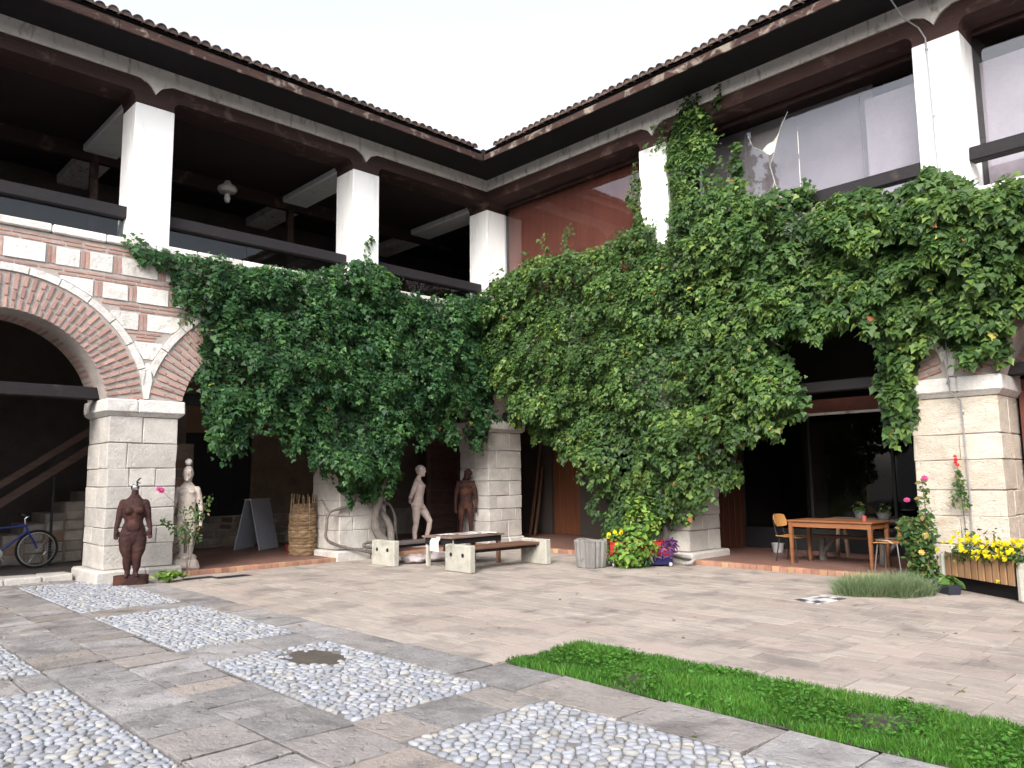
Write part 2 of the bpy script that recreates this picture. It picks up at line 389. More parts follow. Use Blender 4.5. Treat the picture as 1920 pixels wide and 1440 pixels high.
def cob_key(q):   # nearest cobbles that stand in the frame
    x, y = q[1]; d = Vector((x-13.648, y+12.3635, -1.6)); z = d.dot(Fv)
    u, v = d.dot(Rv)/z*1452, -d.dot(Uv)/z*1452
    return d.length+(0 if abs(u) < 950 and v < 712 else 100)
cob_all.sort(key=cob_key)
rest = {}
for i, (p, s, P) in enumerate(cob_all):
    if random.random() < .018: continue
    c, V, F = cobble_geo(P, rr(.004,.016))
    if len(F) < 10: continue
    # the dark worn hole in the third panel
    if ((c[0]-7.15)/.35)**2+((c[1]+8.62)/.26)**2 < 1+rr(-.4,.3): continue
    if i < 300:
        m = MB(); m.add(V, F); obj('cobble', m.mesh('cobble', MAT['cobble'], True, 60), p, None, (c[0], c[1], 0))
    else:
        rest.setdefault(p, MB()).add([(x+c[0], y+c[1], z) for x, y, z in V], F)
for p, m in rest.items(): m.build('cobble_field', MAT['cobble'], p, True, 60, 'stuff')
pp_ = MB(); n = 26; pp_.add([(7.15+(.36+.07*math.sin(3*a)+rr(-.04,.04))*math.cos(a), -8.62+(.27+.05*math.sin(2*a+1)+rr(-.03,.03))*math.sin(a), -.002) for a in [2*math.pi*k/n for k in range(n)]], [tuple(range(n))])
structure('soil_patch', pp_.mesh('soil_patch', MAT['soil']))
# grass strip
soil = structure('grass_bed', sheet((8.58,-7.56), (16,-6.53), -.008).mesh('grass_bed', MAT['soil']))
N = 60000
gx_ = rng.uniform(8.52, 14.2, N); gy_ = rng.uniform(-7.58, -6.5, N)
edge = np.minimum(np.minimum(gy_+7.60, -6.48-gy_), gx_-8.50)+rng.normal(0, .03, N)+.045*np.sin(gx_*7.)*np.sin(gx_*3.1+1); ok = edge > .03
gx_, gy_ = gx_[ok], gy_[ok]; N = len(gx_)
bare = np.array([noise.noise((x*1.6+7, y*2.2, 8.)) for x, y in zip(gx_, gy_)]); ok = bare+rng.normal(0,.12,N) < .42; gx_, gy_ = gx_[ok], gy_[ok]; N = len(gx_)
clump = np.array([noise.noise((x*2.3, y*2.3, 3.)) for x, y in zip(gx_, gy_)])
hgt = (.042+.035*clump)*rng.uniform(.5, 1.6, N); ang = rng.uniform(0, 2*np.pi, N); lean = rng.uniform(.1, .75, N)*hgt; w = rng.uniform(.0025, .0055, N)
ld = rng.uniform(0, 2*np.pi, N)
def blades(x, y, z0, h, ang, lean, ld, w):
    n = len(x); V = np.zeros((n, 5, 3)); ca, sa = np.cos(ang)*w, np.sin(ang)*w
    for k, (t, ww) in enumerate(((0,-1),(0,1),(.55,.8),(.55,-.8),(1,0))):
        V[:,k,0] = x+ca*ww+np.cos(ld)*lean*t*t; V[:,k,1] = y+sa*ww+np.sin(ld)*lean*t*t; V[:,k,2] = z0+h*t*(1-.25*t*lean/np.maximum(h,1e-4))
    base = (np.arange(n)*5)[:,None]
    F = np.concatenate([base+np.array([[0,1,2]]), base+np.array([[0,2,3]]), base+np.array([[3,2,4]])], 1).reshape(-1, 3)
    return V.reshape(-1, 3), F
V, F = blades(gx_, gy_, -.008, hgt, ang, lean, ld, w)
r_ = np.repeat(np.clip(.5+.4*clump+rng.normal(0, .2, N), 0, 1.), 3)
gr = obj('grass', big_mesh('grass', V, F, MAT['grass'], r_), None, 'stuff'); tag(gr, 'bright green grass growing in the strip bed between the paving', 'grass')
# clover and small broad weeds among the grass
N = 5200; cx_, cy_ = rng.uniform(8.6, 13.6, N), rng.uniform(-7.52, -6.56, N); cn = np.array([noise.noise((x*1.9+3, y*1.9, 1.)) for x, y in zip(cx_, cy_)]); ok = cn > -.05; cx_, cy_ = cx_[ok], cy_[ok]; N = len(cx_)
CL_XY = np.stack([cx_, cy_, rng.uniform(.03, .062, N)], 1)
# ================================================================== the two wings
# wall frame: L maps (s along facade, out from the facade into the courtyard, z) to world
def fl(s, o, z): return Vector((o, s, z))            # left wing: s = y, facade plane x = 0
def fr_(s, o, z): return Vector((s, -o, z))          # right wing: s = x, facade plane y = 0
def pbox(mb, T, s0, s1, o0, o1, z0, z1, ch=0., jit=0., r=None):
    a, b = T(s0, o0, z0), T(s1, o1, z1)
    lo = [min(p, q) for p, q in zip(a, b)]; hi = [max(p, q) for p, q in zip(a, b)]
    return mb.bb(lo, hi, ch, jit, r)
def piece(name, mat, parent, T, s0, s1, o0, o1, z0, z1, ch=.012, jit=.004, gap=0.):
    a, b = T(s0, o0, z0), T(s1, o1, z1); c = (a+b)/2; s = [abs(q-p)-gap for p, q in zip(a, b)]
    m = MB(); v, f = cbox(s, ch, jit); m.add(v, f)
    return obj(name, m.mesh(name, mat), parent, None, c)
def polypiece(name, mat, parent, T, poly, o0, o1):
    c = Vector((sum(p[0] for p in poly)/len(poly), 0, sum(p[1] for p in poly)/len(poly)))
    m = MB(); m.prism([T(p[0]-c.x, o0, p[1]-c.z) for p in poly], T(0, o0, 0), T(0, o1, 0))
    return obj(name, m.mesh(name, mat), parent, None, T(c.x, 0, c.z))
left = thing('left_wing', 'two-storey wing on the left with white upper columns and brick arches', 'building')
right = thing('right_wing', 'two-storey wing on the right with glazed upper floor under heavy ivy', 'building')
ZS, RISE, ZCOP = 2.97, 1.29, 5.54
def arch(s0, s1, rise=RISE):
    a = (s1-s0)/2; R = (a*a+rise*rise)/(2*rise); return dict(c=(s0+s1)/2, a=a, R=R, zc=ZS+rise-R)
LA = [arch(-15.9,-12.7), arch(-11.5,-8.4), arch(-7.2,-4.05), arch(-2.87,0.0)]
RA = [arch(0.0,4.38,1.45), arch(5.5,9.4,1.42), arch(10.64,14.6,1.42)]
def low(arches, s, extra=0.):
    z = ZS
    for A in arches:
        d = abs(s-A['c']); R = A['R']+extra
        if d < R:
            q = A['zc']+math.sqrt(R*R-d*d)
            if extra > 0 or d < A['a']: z = max(z, q)
    return z
def strip_solid(mb, T, ss, zlo, zhi, o0, o1):
    """solid between lower curve zlo[i] and upper curve zhi[i], thickness o0..o1"""
    for i in range(len(ss)-1):
        a, b = ss[i], ss[i+1]
        q = [T(a,o1,zlo[i]), T(b,o1,zlo[i+1]), T(b,o1,zhi[i+1]), T(a,o1,zhi[i]), T(a,o0,zlo[i]), T(b,o0,zlo[i+1]), T(b,o0,zhi[i+1]), T(a,o0,zhi[i])]
        mb.add(q, orient(q, [(0,1,2,3),(7,6,5,4),(0,4,5,1),(3,2,6,7)]), .5)
def arcade_wall(root, T, s0, s1, arches, depth=1.05):
    ss = [s0]
    edges = sorted([A['c']-A['a'] for A in arches]+[A['c']+A['a'] for A in arches])
    n = int((s1-s0)/.09); ss = sorted(set([s0+(s1-s0)*i/n for i in range(n+1)]+[e+k for e in edges for k in (-.0005,.0005)]))
    ss = [s for s in ss if s0 <= s <= s1]; m = MB()
    strip_solid(m, T, ss, [low(arches, s) for s in ss], [ZCOP]*len(ss), -depth, -.014)
    return m.build('arcade_wall', MAT['mortar'], root)
wall_l = arcade_wall(left, fl, -16.5, 0.3, LA); wall_r = arcade_wall(right, fr_, -.3, 15.2, RA)
# ---- arch rings of thin bricks
brick_me = MB(); brick_me.add(*cbox((1,1,1), .0)); BR = brick_me.mesh('brick', MAT['brick'])
def ring(parent, T, A, th0=None, th1=None, deep=True, step=.094, t=.57, flip=False):
    R = A['R']; lim = math.asin(min(1, A['a']/R)) if A['zc'] <= ZS else math.pi/2+math.asin((ZS-A['zc'])/R)
    lim += .36; n = int(2*lim*R/step)
    for i in range(n):
        th = -lim+(i+.5)*2*lim/n
        if th0 is not None and not (th0 <= th <= th1): continue
        k = rr(.17,.22) if i % 2 else rr(.10,.15); k2 = k+rr(.17,.22)
        segs = [(0.0, k-.014), (k+.014, k2-.014), (k2+.014, t-rr(.01,.06))]
        for q, (r0, r1) in enumerate(segs):
            rm = R+(r0+r1)/2; s = A['c']+math.sin(th)*rm; z = A['zc']+math.cos(th)*rm
            w = rr(.034,.048)*(1+.16*q); ln = r1-r0
            if z < ZS+.02: continue
            T0 = T(s, -.26, z); ex = T(math.cos(th), 0, -math.sin(th)); ez = T(math.sin(th), 0, math.cos(th)); ey = ex.cross(ez)
            mt = Matrix((ex*w, ey*(.55+rr(-.006,.006)), ez*ln)).transposed().to_4x4(); mt.translation = T0
            o = obj('brick', BR, parent); o.matrix_local = mt
        if deep and abs(th) < lim-.36:
            r0, r1 = -.004, .2; rm = (r0+r1)/2+R; s = A['c']+math.sin(th)*rm; z = A['zc']+math.cos(th)*rm
            T0 = T(s, -.80, z); ex = T(math.cos(th), 0, -math.sin(th)); ez = T(math.sin(th), 0, math.cos(th)); ey = ex.cross(ez)
            mt = Matrix((ex*.05, ey*.49, ez*(r1-r0))).transposed().to_4x4(); mt.translation = T0
            o = obj('brick', BR, parent); o.matrix_local = mt
def hood(parent, T, A, slo, shi, t=.57, w=.125, vis=None):
    """pale stone moulding round the outer edge of the ring, split into stones"""
    R0, R1 = A['R']+t+.01, A['R']+t+w; th = -1.45
    while th < 1.45:
        e = min(th+rr(.19,.26), 1.45); poly = []
        k = 5
        for i in range(k+1):
            q = th+.004+(e-th-.008)*i/k; poly.append((A['c']+math.sin(q)*R1, A['zc']+math.cos(q)*R1))
        for i in range(k, -1, -1):
            q = th+.004+(e-th-.008)*i/k; poly.append((A['c']+math.sin(q)*R0, A['zc']+math.cos(q)*R0))
        poly = [p for p in poly if slo-.001 <= p[0] <= shi+.001 and p[1] > ZS+.2]
        if len(poly) >= 5: polypiece('moulding_stone', MAT['stone_white'], parent, T, poly, -.2, .028+rr(-.004,.004))
        th = e
for j, A in enumerate(LA):
    if j in (1, 2):
        p = empty_part('arch', left); ring(p, fl, A, *( (-.35, 2.) if j == 1 else (-2., .45))); hood(p, fl, A, [-12.1,-12.1,-7.79,-3.45][j]+.004, [0,-7.80,-3.46,.3][j]-.004)
    elif j == 3:
        p = empty_part('arch', left); ring(p, fl, A, .75, 2., step=.1)
for j, A in enumerate(RA):
    p = empty_part('arch', right)
    if j == 0: ring(p, fr_, A, -2., -.55, step=.1)
    if j == 1: ring(p, fr_, A, .1, 2.)
    if j == 2: ring(p, fr_, A, -2., -.35)
    hood(p, fr_, A, [.2,5.0,10.03][j], [4.9,10.02,15][j])
# V stones between neighbouring arches over the capitals
def vstone(parent, T, s): polypiece('springer_stone', MAT['stone_white'], parent, T, [(s-.035,ZS+.02),(s+.035,ZS+.02),(s+.085,ZS+.33),(s+.03,ZS+.62),(s-.03,ZS+.62),(s-.085,ZS+.33)], -.2, .018)
vstone(wall_l, fl, -7.795); vstone(wall_r, fr_, 10.03); vstone(wall_l, fl, -3.455)
# ---- cloisonne masonry: pale stones framed by thin bricks
def above_rect(arches, s0, s1, z0, z1, extra=.70):
    n = 8; ss = [s0+(s1-s0)*i/n for i in range(n+1)]; lows = [max(z0, low(arches, s, extra)+.012 if low(arches, s, extra) > ZS+.001 else z0) for s in ss]
    if max(z1-l for l in lows) < .07: return None
    pts = [(s, l) for s, l in zip(ss, lows) if z1-l > .012]
    if len(pts) < 3 or pts[-1][0]-pts[0][0] < min(.06, .6*(s1-s0)): return None
    return pts+[(pts[-1][0], z1), (pts[0][0], z1)]
def masonry(parent, T, s0, s1, arches, nb):
    rowsz = [(5.06,5.35),(4.62,4.885),(4.15,4.44),(3.66,3.95)]
    for j, (z0, z1) in enumerate(rowsz):
        s = s0-rr(0, .4)
        while s < s1:
            w = rr(.46,.60) if random.random() < .8 else rr(.33,.4)
            poly = above_rect(arches, s, s+w, z0+rr(-.01,.01), z1+rr(-.01,.01))
            if poly: polypiece('stone_block', MAT['stone_white'], parent, T, poly, -.2, .006+rr(-.005,.007))
            for q in range(2):
                b = s+w+.035+q*.062
                pl = above_rect(arches, b, b+.042, z0+.0, z1-.01)
                if pl and nb: polypiece('brick', MAT['brick'], parent, T, pl, -.2, -.004+rr(-.003,.004))
            s += w+.155
    for z in (5.405,5.475,4.925,4.985,4.485,4.555,4.045,3.99,4.10,3.62):
        s = s0-rr(0,.3)
        while s < s1:
            w = rr(.2,.34)
            if low(arches, s, .70) < z-.02 and low(arches, s+w, .70) < z-.02 and low(arches, s+w/2, .70) < z-.02 and nb and s < nb:
                c = T(s+w/2, -.1, z+rr(-.006,.006)); e = T(w, .198+rr(-.004,.004), .034)
                obj('brick', BR, parent, None, c, None, [abs(k) for k in e])
            s += w+rr(.02,.05)
masonry(wall_l, fl, -10.9, -6.2, LA, -6.5)
masonry(wall_l, fl, -6.2, -3.0, LA, 0)
# ---- coping
def coping(root, T, s0, s1):
    c = empty_part('coping', root); s = s0
    while s < s1:
        e = min(s+rr(.7,1.1), s1); piece('coping_stone', MAT['stone_white'], c, T, s, e, -.62, .05, ZCOP+.003, ZCOP+.15, .02, .006, .006); s = e
coping(left, fl, -13.2, 0.); coping(right, fr_, 0.06, 14.5)
# ---- ground-floor piers of squared blocks
def pier(root, T, s0, s1, depth=1.08, plinth=True, big=False):
    SM = MAT['stone_warmlit' if big else 'stone']
    p = empty_part('pier', root); m = MB()
    pbox(m, T, s0+.03, s1-.03, -depth+.03, -.03, 0, 2.72); m.build('core', MAT['mortar'], p)
    zs = [.2,.58,.98,1.34,1.77,2.14,2.68] if big else [.2,.58,.86,1.17,1.52,1.82,2.24,2.68]
    for i in range(len(zs)-1):
        w = s1-s0; cuts = [s0]+({0: [s0+w*rr(.35,.65)], 1: [s0+w*rr(.25,.4), s0+w*rr(.62,.8)], 2: [s0+w*rr(.18,.3)]}[i % 3] if not big else ([s0+w*rr(.3,.7)] if i in (1,4) else []))+[s1]
        dc = -depth*rr(.4,.6)
        for a, b in zip(cuts[:-1], cuts[1:]):
            for o0, o1 in ((-depth, dc), (dc, 0.)): piece('stone_block', SM, p, T, a, b, o0, o1, zs[i], zs[i+1], .010, .009, .009)
    pl = .13 if plinth else .05
    for a, b in ((s0-pl, (s0+s1)/2+rr(-.2,.2)),): 
        piece('plinth_block', MAT['stone'], p, T, a, b, -depth-pl, pl, -.05, .195, .03, .008, .008)
        piece('plinth_block', MAT['stone'], p, T, b, s1+pl, -depth-pl, pl, -.05, .195, .03, .008, .008)
    cp = .085; mid = s0+(s1-s0)*rr(.3,.6)
    for a, b in ((s0-cp, mid), (mid, s1+cp)):
        piece('capital_block', MAT['stone_white'], p, T, a, b, -depth-cp, cp, 2.74, 2.965, .02, .004, .006)
    m = MB(); lo = [T(s0-.01, .01, 2.682), T(s1+.01, .01, 2.682), T(s1+.01, -depth-.01, 2.682), T(s0-.01, -depth-.01, 2.682)]
    hi = [T(s0-.07, .07, 2.738), T(s1+.07, .07, 2.738), T(s1+.07, -depth-.07, 2.738), T(s0-.07, -depth-.07, 2.738)]
    v = lo+hi; m.add(v, orient(v, [(0,1,2,3),(4,5,6,7),(0,1,5,4),(1,2,6,5),(2,3,7,6),(3,0,4,7)])); m.build('capital_moulding', MAT['stone_white'], p)
    return p
pier(left, fl, -12.7,-11.5); pier(left, fl, -8.35,-7.24); pier(left, fl, -4.02,-2.9)
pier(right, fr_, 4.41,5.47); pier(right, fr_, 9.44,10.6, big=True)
cpier = pier(left, fl, 0.0, 1.08, plinth=False)
# ---- upper columns
WU = .66; ZT = 8.15
LC = [-12.55,-8.18,-3.81]; RC = [4.61,9.84,14.2]
for s in LC: piece('column', MAT['plaster'], left, fl, s, s+WU, -WU, 0., ZCOP+.1, ZT, .012, .002)
for s in RC: piece('column', MAT['plaster'], right, fr_, s, s+WU, -WU, 0., ZCOP+.1, ZT, .012, .002)
piece('column', MAT['plaster'], left, fl, 0., WU, -WU, -.0, ZCOP+.1, ZT, .012, .002)
# ---- brown beam with rounded corners over the columns, and pale fascia with cusps
def beam_low(cols, s, c0):
    z = 8.36
    for c in cols:
        d = max(c-s, s-(c+WU), 0)
        if d == 0: return ZT+.002
        if d < .12: z = min(z, 8.36-(.12-math.sqrt(max(0, .0144-(.12-d)**2)))*1.0)
    return z
def cusp(cols, s):
    z = 8.62
    for c in cols:
        d = abs(s-(c+WU/2)); 
        if d < .30:
            t = d/.30; z = min(z, 8.62-.23*((1-t)**2.2 if t < .45 else ((1-.45)**2.2)*(.5+.5*math.cos(math.pi*(t-.45)/.55))))
    return z
def top_band(root, T, s0, s1, cols, mat, se=None):
    ss = sorted(set([s0+(s1-s0)*i/260 for i in range(261)]+[c+k for c in cols for k in (-.0004,.0004,WU-.0004,WU+.0004,WU/2)])); ss = [s for s in ss if s0 <= s <= s1]
    m = MB(); strip_solid(m, T, ss, [beam_low(cols, s, 0) for s in ss], [8.75]*len(ss), -WU, -.035); m.build('beam', mat, root)
    m = MB(); strip_solid(m, T, ss, [cusp(cols, s) for s in ss], [8.93]*len(ss), -.3, .0); m.build('fascia', MAT['fascia'], root)
top_band(left, fl, -15.5, 0.0, LC+[0.], MAT['brown']); top_band(right, fr_, 0.0005, 15., [-WU]+RC, MAT['brown_x'])
m = MB(); m.bb((-WU,-.0005,ZT+.004),(-.036,WU,8.75)); m.bb((-.035,.036,8.362),(.0,WU,8.749)); m.build('beam', MAT['brown'], left)
m = MB(); m.bb((-.3,.0005,8.62),(-.0005,.3,8.93)); m.build('fascia', MAT['fascia'], left)
# ---- eaves: soffit, board, tiles
OV = 1.0; SL = .36
m = MB(); 
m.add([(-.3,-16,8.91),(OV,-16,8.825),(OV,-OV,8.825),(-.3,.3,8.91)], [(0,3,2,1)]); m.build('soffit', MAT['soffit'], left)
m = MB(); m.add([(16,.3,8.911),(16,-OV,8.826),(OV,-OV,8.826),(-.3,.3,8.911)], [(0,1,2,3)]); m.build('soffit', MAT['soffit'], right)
def eave(root, T, s0, s1, sgn):
    m = MB(); s = s0
    while s < s1:
        e = min(s+rr(2.2,3.4), s1); pbox(m, T, s, e-.006, OV-.035, OV+rr(-.003,.006), 8.80+rr(-.008,.008), 8.945, .006, .004); s = e
    m.build('eave_board', MAT['eave'], root)
    m = MB(); pbox(m, T, s0, s1, OV-.10, OV-.05, 8.95, 9.06); m.build('dark_gap_fillet', MAT['soffit'], root)  # dark board added behind the tile ends to shade the gaps
eave(left, fl, -14.5, -OV-.01, 1); eave(right, fr_, OV+.01, 14.5, -1)
def half_tile(r0, r1, L, up=True, n=8, t=.013):
    m = MB(); rings = []
    for y, r in ((0, r0), (L, r1)):
        g = [((r)*math.cos(a), y, (r)*math.sin(a)*(1 if up else -1)) for a in [math.pi*k/n for k in range(n+1)]]
        g += [((r-t)*math.cos(a), y, (r-t)*math.sin(a)*(1 if up else -1)) for a in [math.pi*k/n for k in range(n, -1, -1)]]
        rings.append(g)
    m.rings([[Vector(p) for p in g] for g in rings], True)
    if up: m.add([((r0-.006)*math.cos(a), .02, (r0-.006)*math.sin(a)) for a in [math.pi*k/n for k in range(n+1)]], [tuple(range(n+1))])      # mortar plug
    return m.mesh('roof_tile', MAT['tile_roof'], False)
TC, TP = half_tile(.088,.075,.46), half_tile(.085,.072,.46, False)
roof_l = MB(); roof_r = MB()
zr = lambda o: 9.0+(OV-o)*SL
roof_l.add([(OV,-16,zr(OV)),(OV,-OV,zr(OV)),(-6,6,zr(-6)),(-6,-16,zr(-6))], [(0,1,2,3)]); rl = roof_l.build('roof', MAT['tile_roof'], left)
roof_r.add([(OV,-OV,zr(OV)+.001),(16,-OV,zr(OV)+.001),(16,6,zr(-6)),(-6,6,zr(-6)+.001)], [(0,1,2,3)]); rrf = roof_r.build('roof', MAT['tile_roof'], right)
def tiles(parent, T, a, b, step, rotz):
    n = int((b-a)/step); pitch = math.atan(SL); field = MB()
    for i in range(n):
        s = a+(i+.5)*step
        for me, ds, dz, ob in ((TP, 0, .078, -.16), (TC, step/2, .04, 0.)):
            o = obj('tile', me, parent, None, T(s+ds+rr(-.006,.006), OV+.07+ob+rr(-.02,.015), zr(OV+.07+ob)+dz+rr(-.006,.006)), (pitch+rr(-.02,.02), rr(-.04,.04), rotz+rr(-.015,.015)))
        for row in range(1, 5):
            for ds, dz, up in ((0,.085,False),(step/2,.075,True)):
                o0 = OV+.07-row*.36
                q = []
                for oo in (o0, o0-.42):
                    q.append([T(s+ds+.082*math.cos(k*math.pi/5), oo, zr(oo)+dz+(.082*math.sin(k*math.pi/5))*(1 if up else -1)) for k in range(6)])
                field.rings(q, False, None, False)
    field.build('tile_field', MAT['tile_roof'], parent, kind='stuff')
tiles(rl, fl, -13.9, -1.30, .185, math.pi/2); tiles(rrf, fr_, 1.30, 14.0, .185, 0)
# valley gutter in the corner
m = MB(); m.tube([(OV+.02,-OV-.02,9.0),(.3,-.3,9.27),(-1,1,9.75)], .07, 8); m.build('valley_gutter', MAT['soffit'], left, True)
# ---- upper gallery interiors
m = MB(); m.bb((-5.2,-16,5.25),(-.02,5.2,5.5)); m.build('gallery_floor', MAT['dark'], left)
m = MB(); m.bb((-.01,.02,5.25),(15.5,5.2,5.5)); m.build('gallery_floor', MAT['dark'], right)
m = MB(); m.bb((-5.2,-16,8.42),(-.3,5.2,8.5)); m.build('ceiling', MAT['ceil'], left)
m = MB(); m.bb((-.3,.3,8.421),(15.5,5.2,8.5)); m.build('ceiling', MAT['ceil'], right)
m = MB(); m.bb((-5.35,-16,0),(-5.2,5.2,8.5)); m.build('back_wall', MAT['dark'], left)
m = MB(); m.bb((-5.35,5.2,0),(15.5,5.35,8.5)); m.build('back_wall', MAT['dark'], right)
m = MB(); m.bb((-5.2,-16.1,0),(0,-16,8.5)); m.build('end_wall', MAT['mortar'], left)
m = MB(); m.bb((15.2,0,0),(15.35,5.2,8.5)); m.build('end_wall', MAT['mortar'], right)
for s in LC+[0.]:
    m = MB(); m.bb((-3.15,s,8.26),(-WU-.003,s+WU,8.42),.03); m.build('cross_beam', MAT['plaster'], left)
    m = MB(); m.bb((-5.19,s+.02,8.18),(-3.32,s+WU-.02,8.41),.03); m.build('cross_beam', MAT['fascia'], left)
m = MB(); m.bb((-3.31,-16,8.12),(-3.16,1.5,8.419)); m.build('purlin', MAT['brown'], left)
m = MB(); m.bb((-3.3,-3.63,5.5),(-3.16,-3.49,8.12)); m.bb((-3.3,-8.0,5.5),(-3.16,-7.86,8.12)); m.build('post', MAT['brown'], left)
# doors, cabinets and panels seen dimly along the gallery's back wall
for y0, y1, z0, z1, mt in ((-10.7,-9.9,5.5,7.3,'fascia'),(-9.5,-8.9,5.5,7.2,'brown'),(-7.0,-6.1,5.5,7.1,'brown'),(-5.4,-4.6,5.5,7.2,'brown'),(-2.5,-1.6,5.5,7.2,'brown')):
    d = MB(); d.bb((-5.19,y0,z0),(-5.12,y1,z1),.01); d = d.build('door', MAT[mt], left)
# handrails and glass balustrades of the left gallery
bays_l = [(-11.89,-8.18),(-7.52,-3.81),(-3.15,0.)]
for a, b in bays_l:
    piece('handrail', MAT['railwood'], left, fl, a-.02 if a < -8.2 else a+.002, b+(.06 if b < -8 else -.002), -.42, -.2, 6.10, 6.31, .015, .004)
    mid = a+(b-a)*.42
    for p, q in ((a+.01, mid-.004), (mid+.004, b-.01)): piece('glass_pane', MAT['glass_rail'], left, fl, p, q, -.325, -.313, 5.70, 6.095, 0, 0)
    piece('baluster', MAT['railwood'], left, fl, mid-.03, mid+.03, -.40, -.34, 5.69, 6.098, .004, 0)
# ---- right wing: glazed upper bays
YG = -.60
def pane(s0, s1, z0=5.70, z1=8.355, mat='glass_up'): return piece('glass_pane', MAT[mat], right, fr_, s0+.004, s1-.004, YG-.006, YG+.006, z0, z1, 0, 0)
for a, b in ((.0,1.3),(1.3,2.64),(2.64,4.61),(7.68,8.79),(8.79,9.84),(10.5,12.3),(12.3,14.2)): pane(a, b)
pane(5.27, 6.64)
# the cracked pane: pieces with a gap and bright broken edges
zt = 8.355; hole = [(6.95,7.62),(7.10,7.48),(7.30,7.86),(7.16,7.80),(7.02,7.70)]
polyA = [(6.645,5.7),(7.12,5.7),(7.06,6.6),(7.17,6.92),(7.10,7.25),(7.10,7.46),(6.95,7.60),(6.80,7.70),(6.72,zt),(6.645,zt)]
polyB = [(7.13,5.7),(7.675,5.7),(7.675,zt),(7.52,zt),(7.34,7.86),(7.20,7.44),(7.12,7.25),(7.19,6.92),(7.075,6.6)]
for pl in (polyA, polyB): polypiece('broken_pane', MAT['glass_up'], right, fr_, pl, YG-.006, YG+.006)
pale = flat('broken_edge', (.75,.74,.68))
m = MB()
for ln in ([(7.52,zt-.2),(7.35,7.87),(7.21,7.45),(7.125,7.25),(7.195,6.93),(7.08,6.62),(7.12,5.9)], [(6.72,7.95),(6.8,7.71),(6.95,7.61),(7.10,7.47)], [(7.19,6.92),(7.28,6.62),(7.42,6.5)], [(6.98,6.45),(7.075,6.6),(7.18,6.66)]):
    m.tube([fr_(s, YG+.008, z) for s, z in ln], [.002+.004*random.random() for _ in ln], 5)
m.build('crack', pale, right)
pc = polypiece('paper_patch', pale, right, fr_, [(6.98,7.60),(7.12,7.46),(7.20,7.5),(7.33,7.84),(7.20,7.70),(7.08,7.68)], YG-.03, YG-.02)
m = MB(); pbox(m, fr_, 7.675, 7.684, YG+.007, YG+.011, 5.7, 7.2); pbox(m, fr_, 7.674, 7.686, YG+.007, YG+.011, 7.3, 7.72); m.build('sealant', pale, right)
# curtains and partition behind the glass
curt = M('brown_panel', (.20,.072,.045), (.15,.052,.034), 2, .9, .1, 20, .05, stretch=(6,6,.3))
blind = M('grey_blind', (.40,.38,.395), (.34,.32,.335), 2, .85, .05, 30, .03)
m = MB(); pbox(m, fr_, .05, 4.6, -.75, -.70, 5.5, 8.4); m.build('wood_panel', curt, right)
m = MB(); pbox(m, fr_, 5.3, 8.79, -1.25, -1.2, 5.5, 8.4); m.build('curtain', blind, right)
m = MB(); pbox(m, fr_, 8.80, 9.83, -.82, -.78, 5.5, 7.95); pbox(m, fr_, 10.55, 14.1, -.82, -.78, 5.5, 7.9); m.build('roller_blind', blind, right)
for a, b in ((0.02,4.605),(5.275,9.835),(10.505,14.19)): piece('handrail', MAT['railwood'], right, fr_, a, b, -.19, .02 if a > 10 else -.02, 6.10, 6.31, .015, .004)
for a, b in ((0.02,4.605),(5.275,9.835),(10.505,14.19)): piece('head_rail', MAT['brown_x'], right, fr_, a, b, -.659, -.55, 8.28, 8.358, .01, .003)
# ---- ground floor: platforms, floors, ceilings
ft = NT('terracotta_floor'); bt = ft.n('TexBrick'); ft.set(bt.inputs['Vector'], ft.pos()); bt.offset = .0
for k, v in (('Color1',(.19,.095,.075,1)),('Color2',(.235,.12,.092,1)),('Mortar',(.13,.09,.075,1)),('Scale',1.),('Mortar Size',.008),('Brick Width',.2),('Row Height',.2)): bt.inputs[k].default_value = v
nb_ = ft.noise(ft.pos(), 1.4, 5); fb = ft.n('BsdfPrincipled'); ft.set(fb.inputs['Base Color'], ft.mix(ft.maprange(nb_, .4, .75), bt, (.15,.09,.075,1))); fb.inputs['Roughness'].default_value = .55
ft.set(ft.out.inputs['Surface'], fb); MAT['terracotta'] = ft.m
PL = structure('gallery_floor', MB().add([(.06,-7.12,.073),(.06,0.0,.073),(-5.2,0.,.073),(-5.2,-7.12,.073)], [(0,1,2,3)]).mesh('gallery_floor', MAT['terracotta']))
PL2 = structure('gallery_floor', MB().add([(-5.2,0,.0731),(.06,0,.0731),(.06,-.06,.0731),(9.38,-.06,.0731),(9.38,5.2,.0731),(-5.2,5.2,.0731)], [(0,1,2,3,4,5)]).mesh('gallery_floor', MAT['terracotta']))
PL3 = structure('gallery_floor', MB().add([(-1.2,-16,.06),(-1.2,-7.12,.06),(-5.2,-7.12,.06),(-5.2,-16,.06)], [(0,1,2,3)]).mesh('gallery_floor', M('worn_floor', (.13,.11,.10), (.08,.07,.065), 2, .8, .3, 20, .05)))
PL4 = structure('gallery_floor', MB().add([(10.7,-.06,.05),(15.2,-.06,.05),(15.2,5.2,.05),(9.38,5.2,.05),(9.38,1.1,.05),(10.7,1.1,.05)], [(0,1,2,3,4,5)]).mesh('gallery_floor', MAT['terracotta']))
for T, s0, s1, par, o in ((fl, -7.1, -.1, PL, .1), (fr_, .1, 9.36, PL2, .1)):
    s = s0
    while s < s1-.02:
        e = min(s+.135, s1); mm = piece('edge_tile', MAT['floor_tile'], par, T, s, e-.005, -.06, o+rr(-.002,.002), -.03, .077, .006, .001)
        s = e
m = MB(); m.bb((-5.2,-16,4.95),(-1.06,5.2,5.1)); m.build('vault_ceiling', MAT['dark'], left)
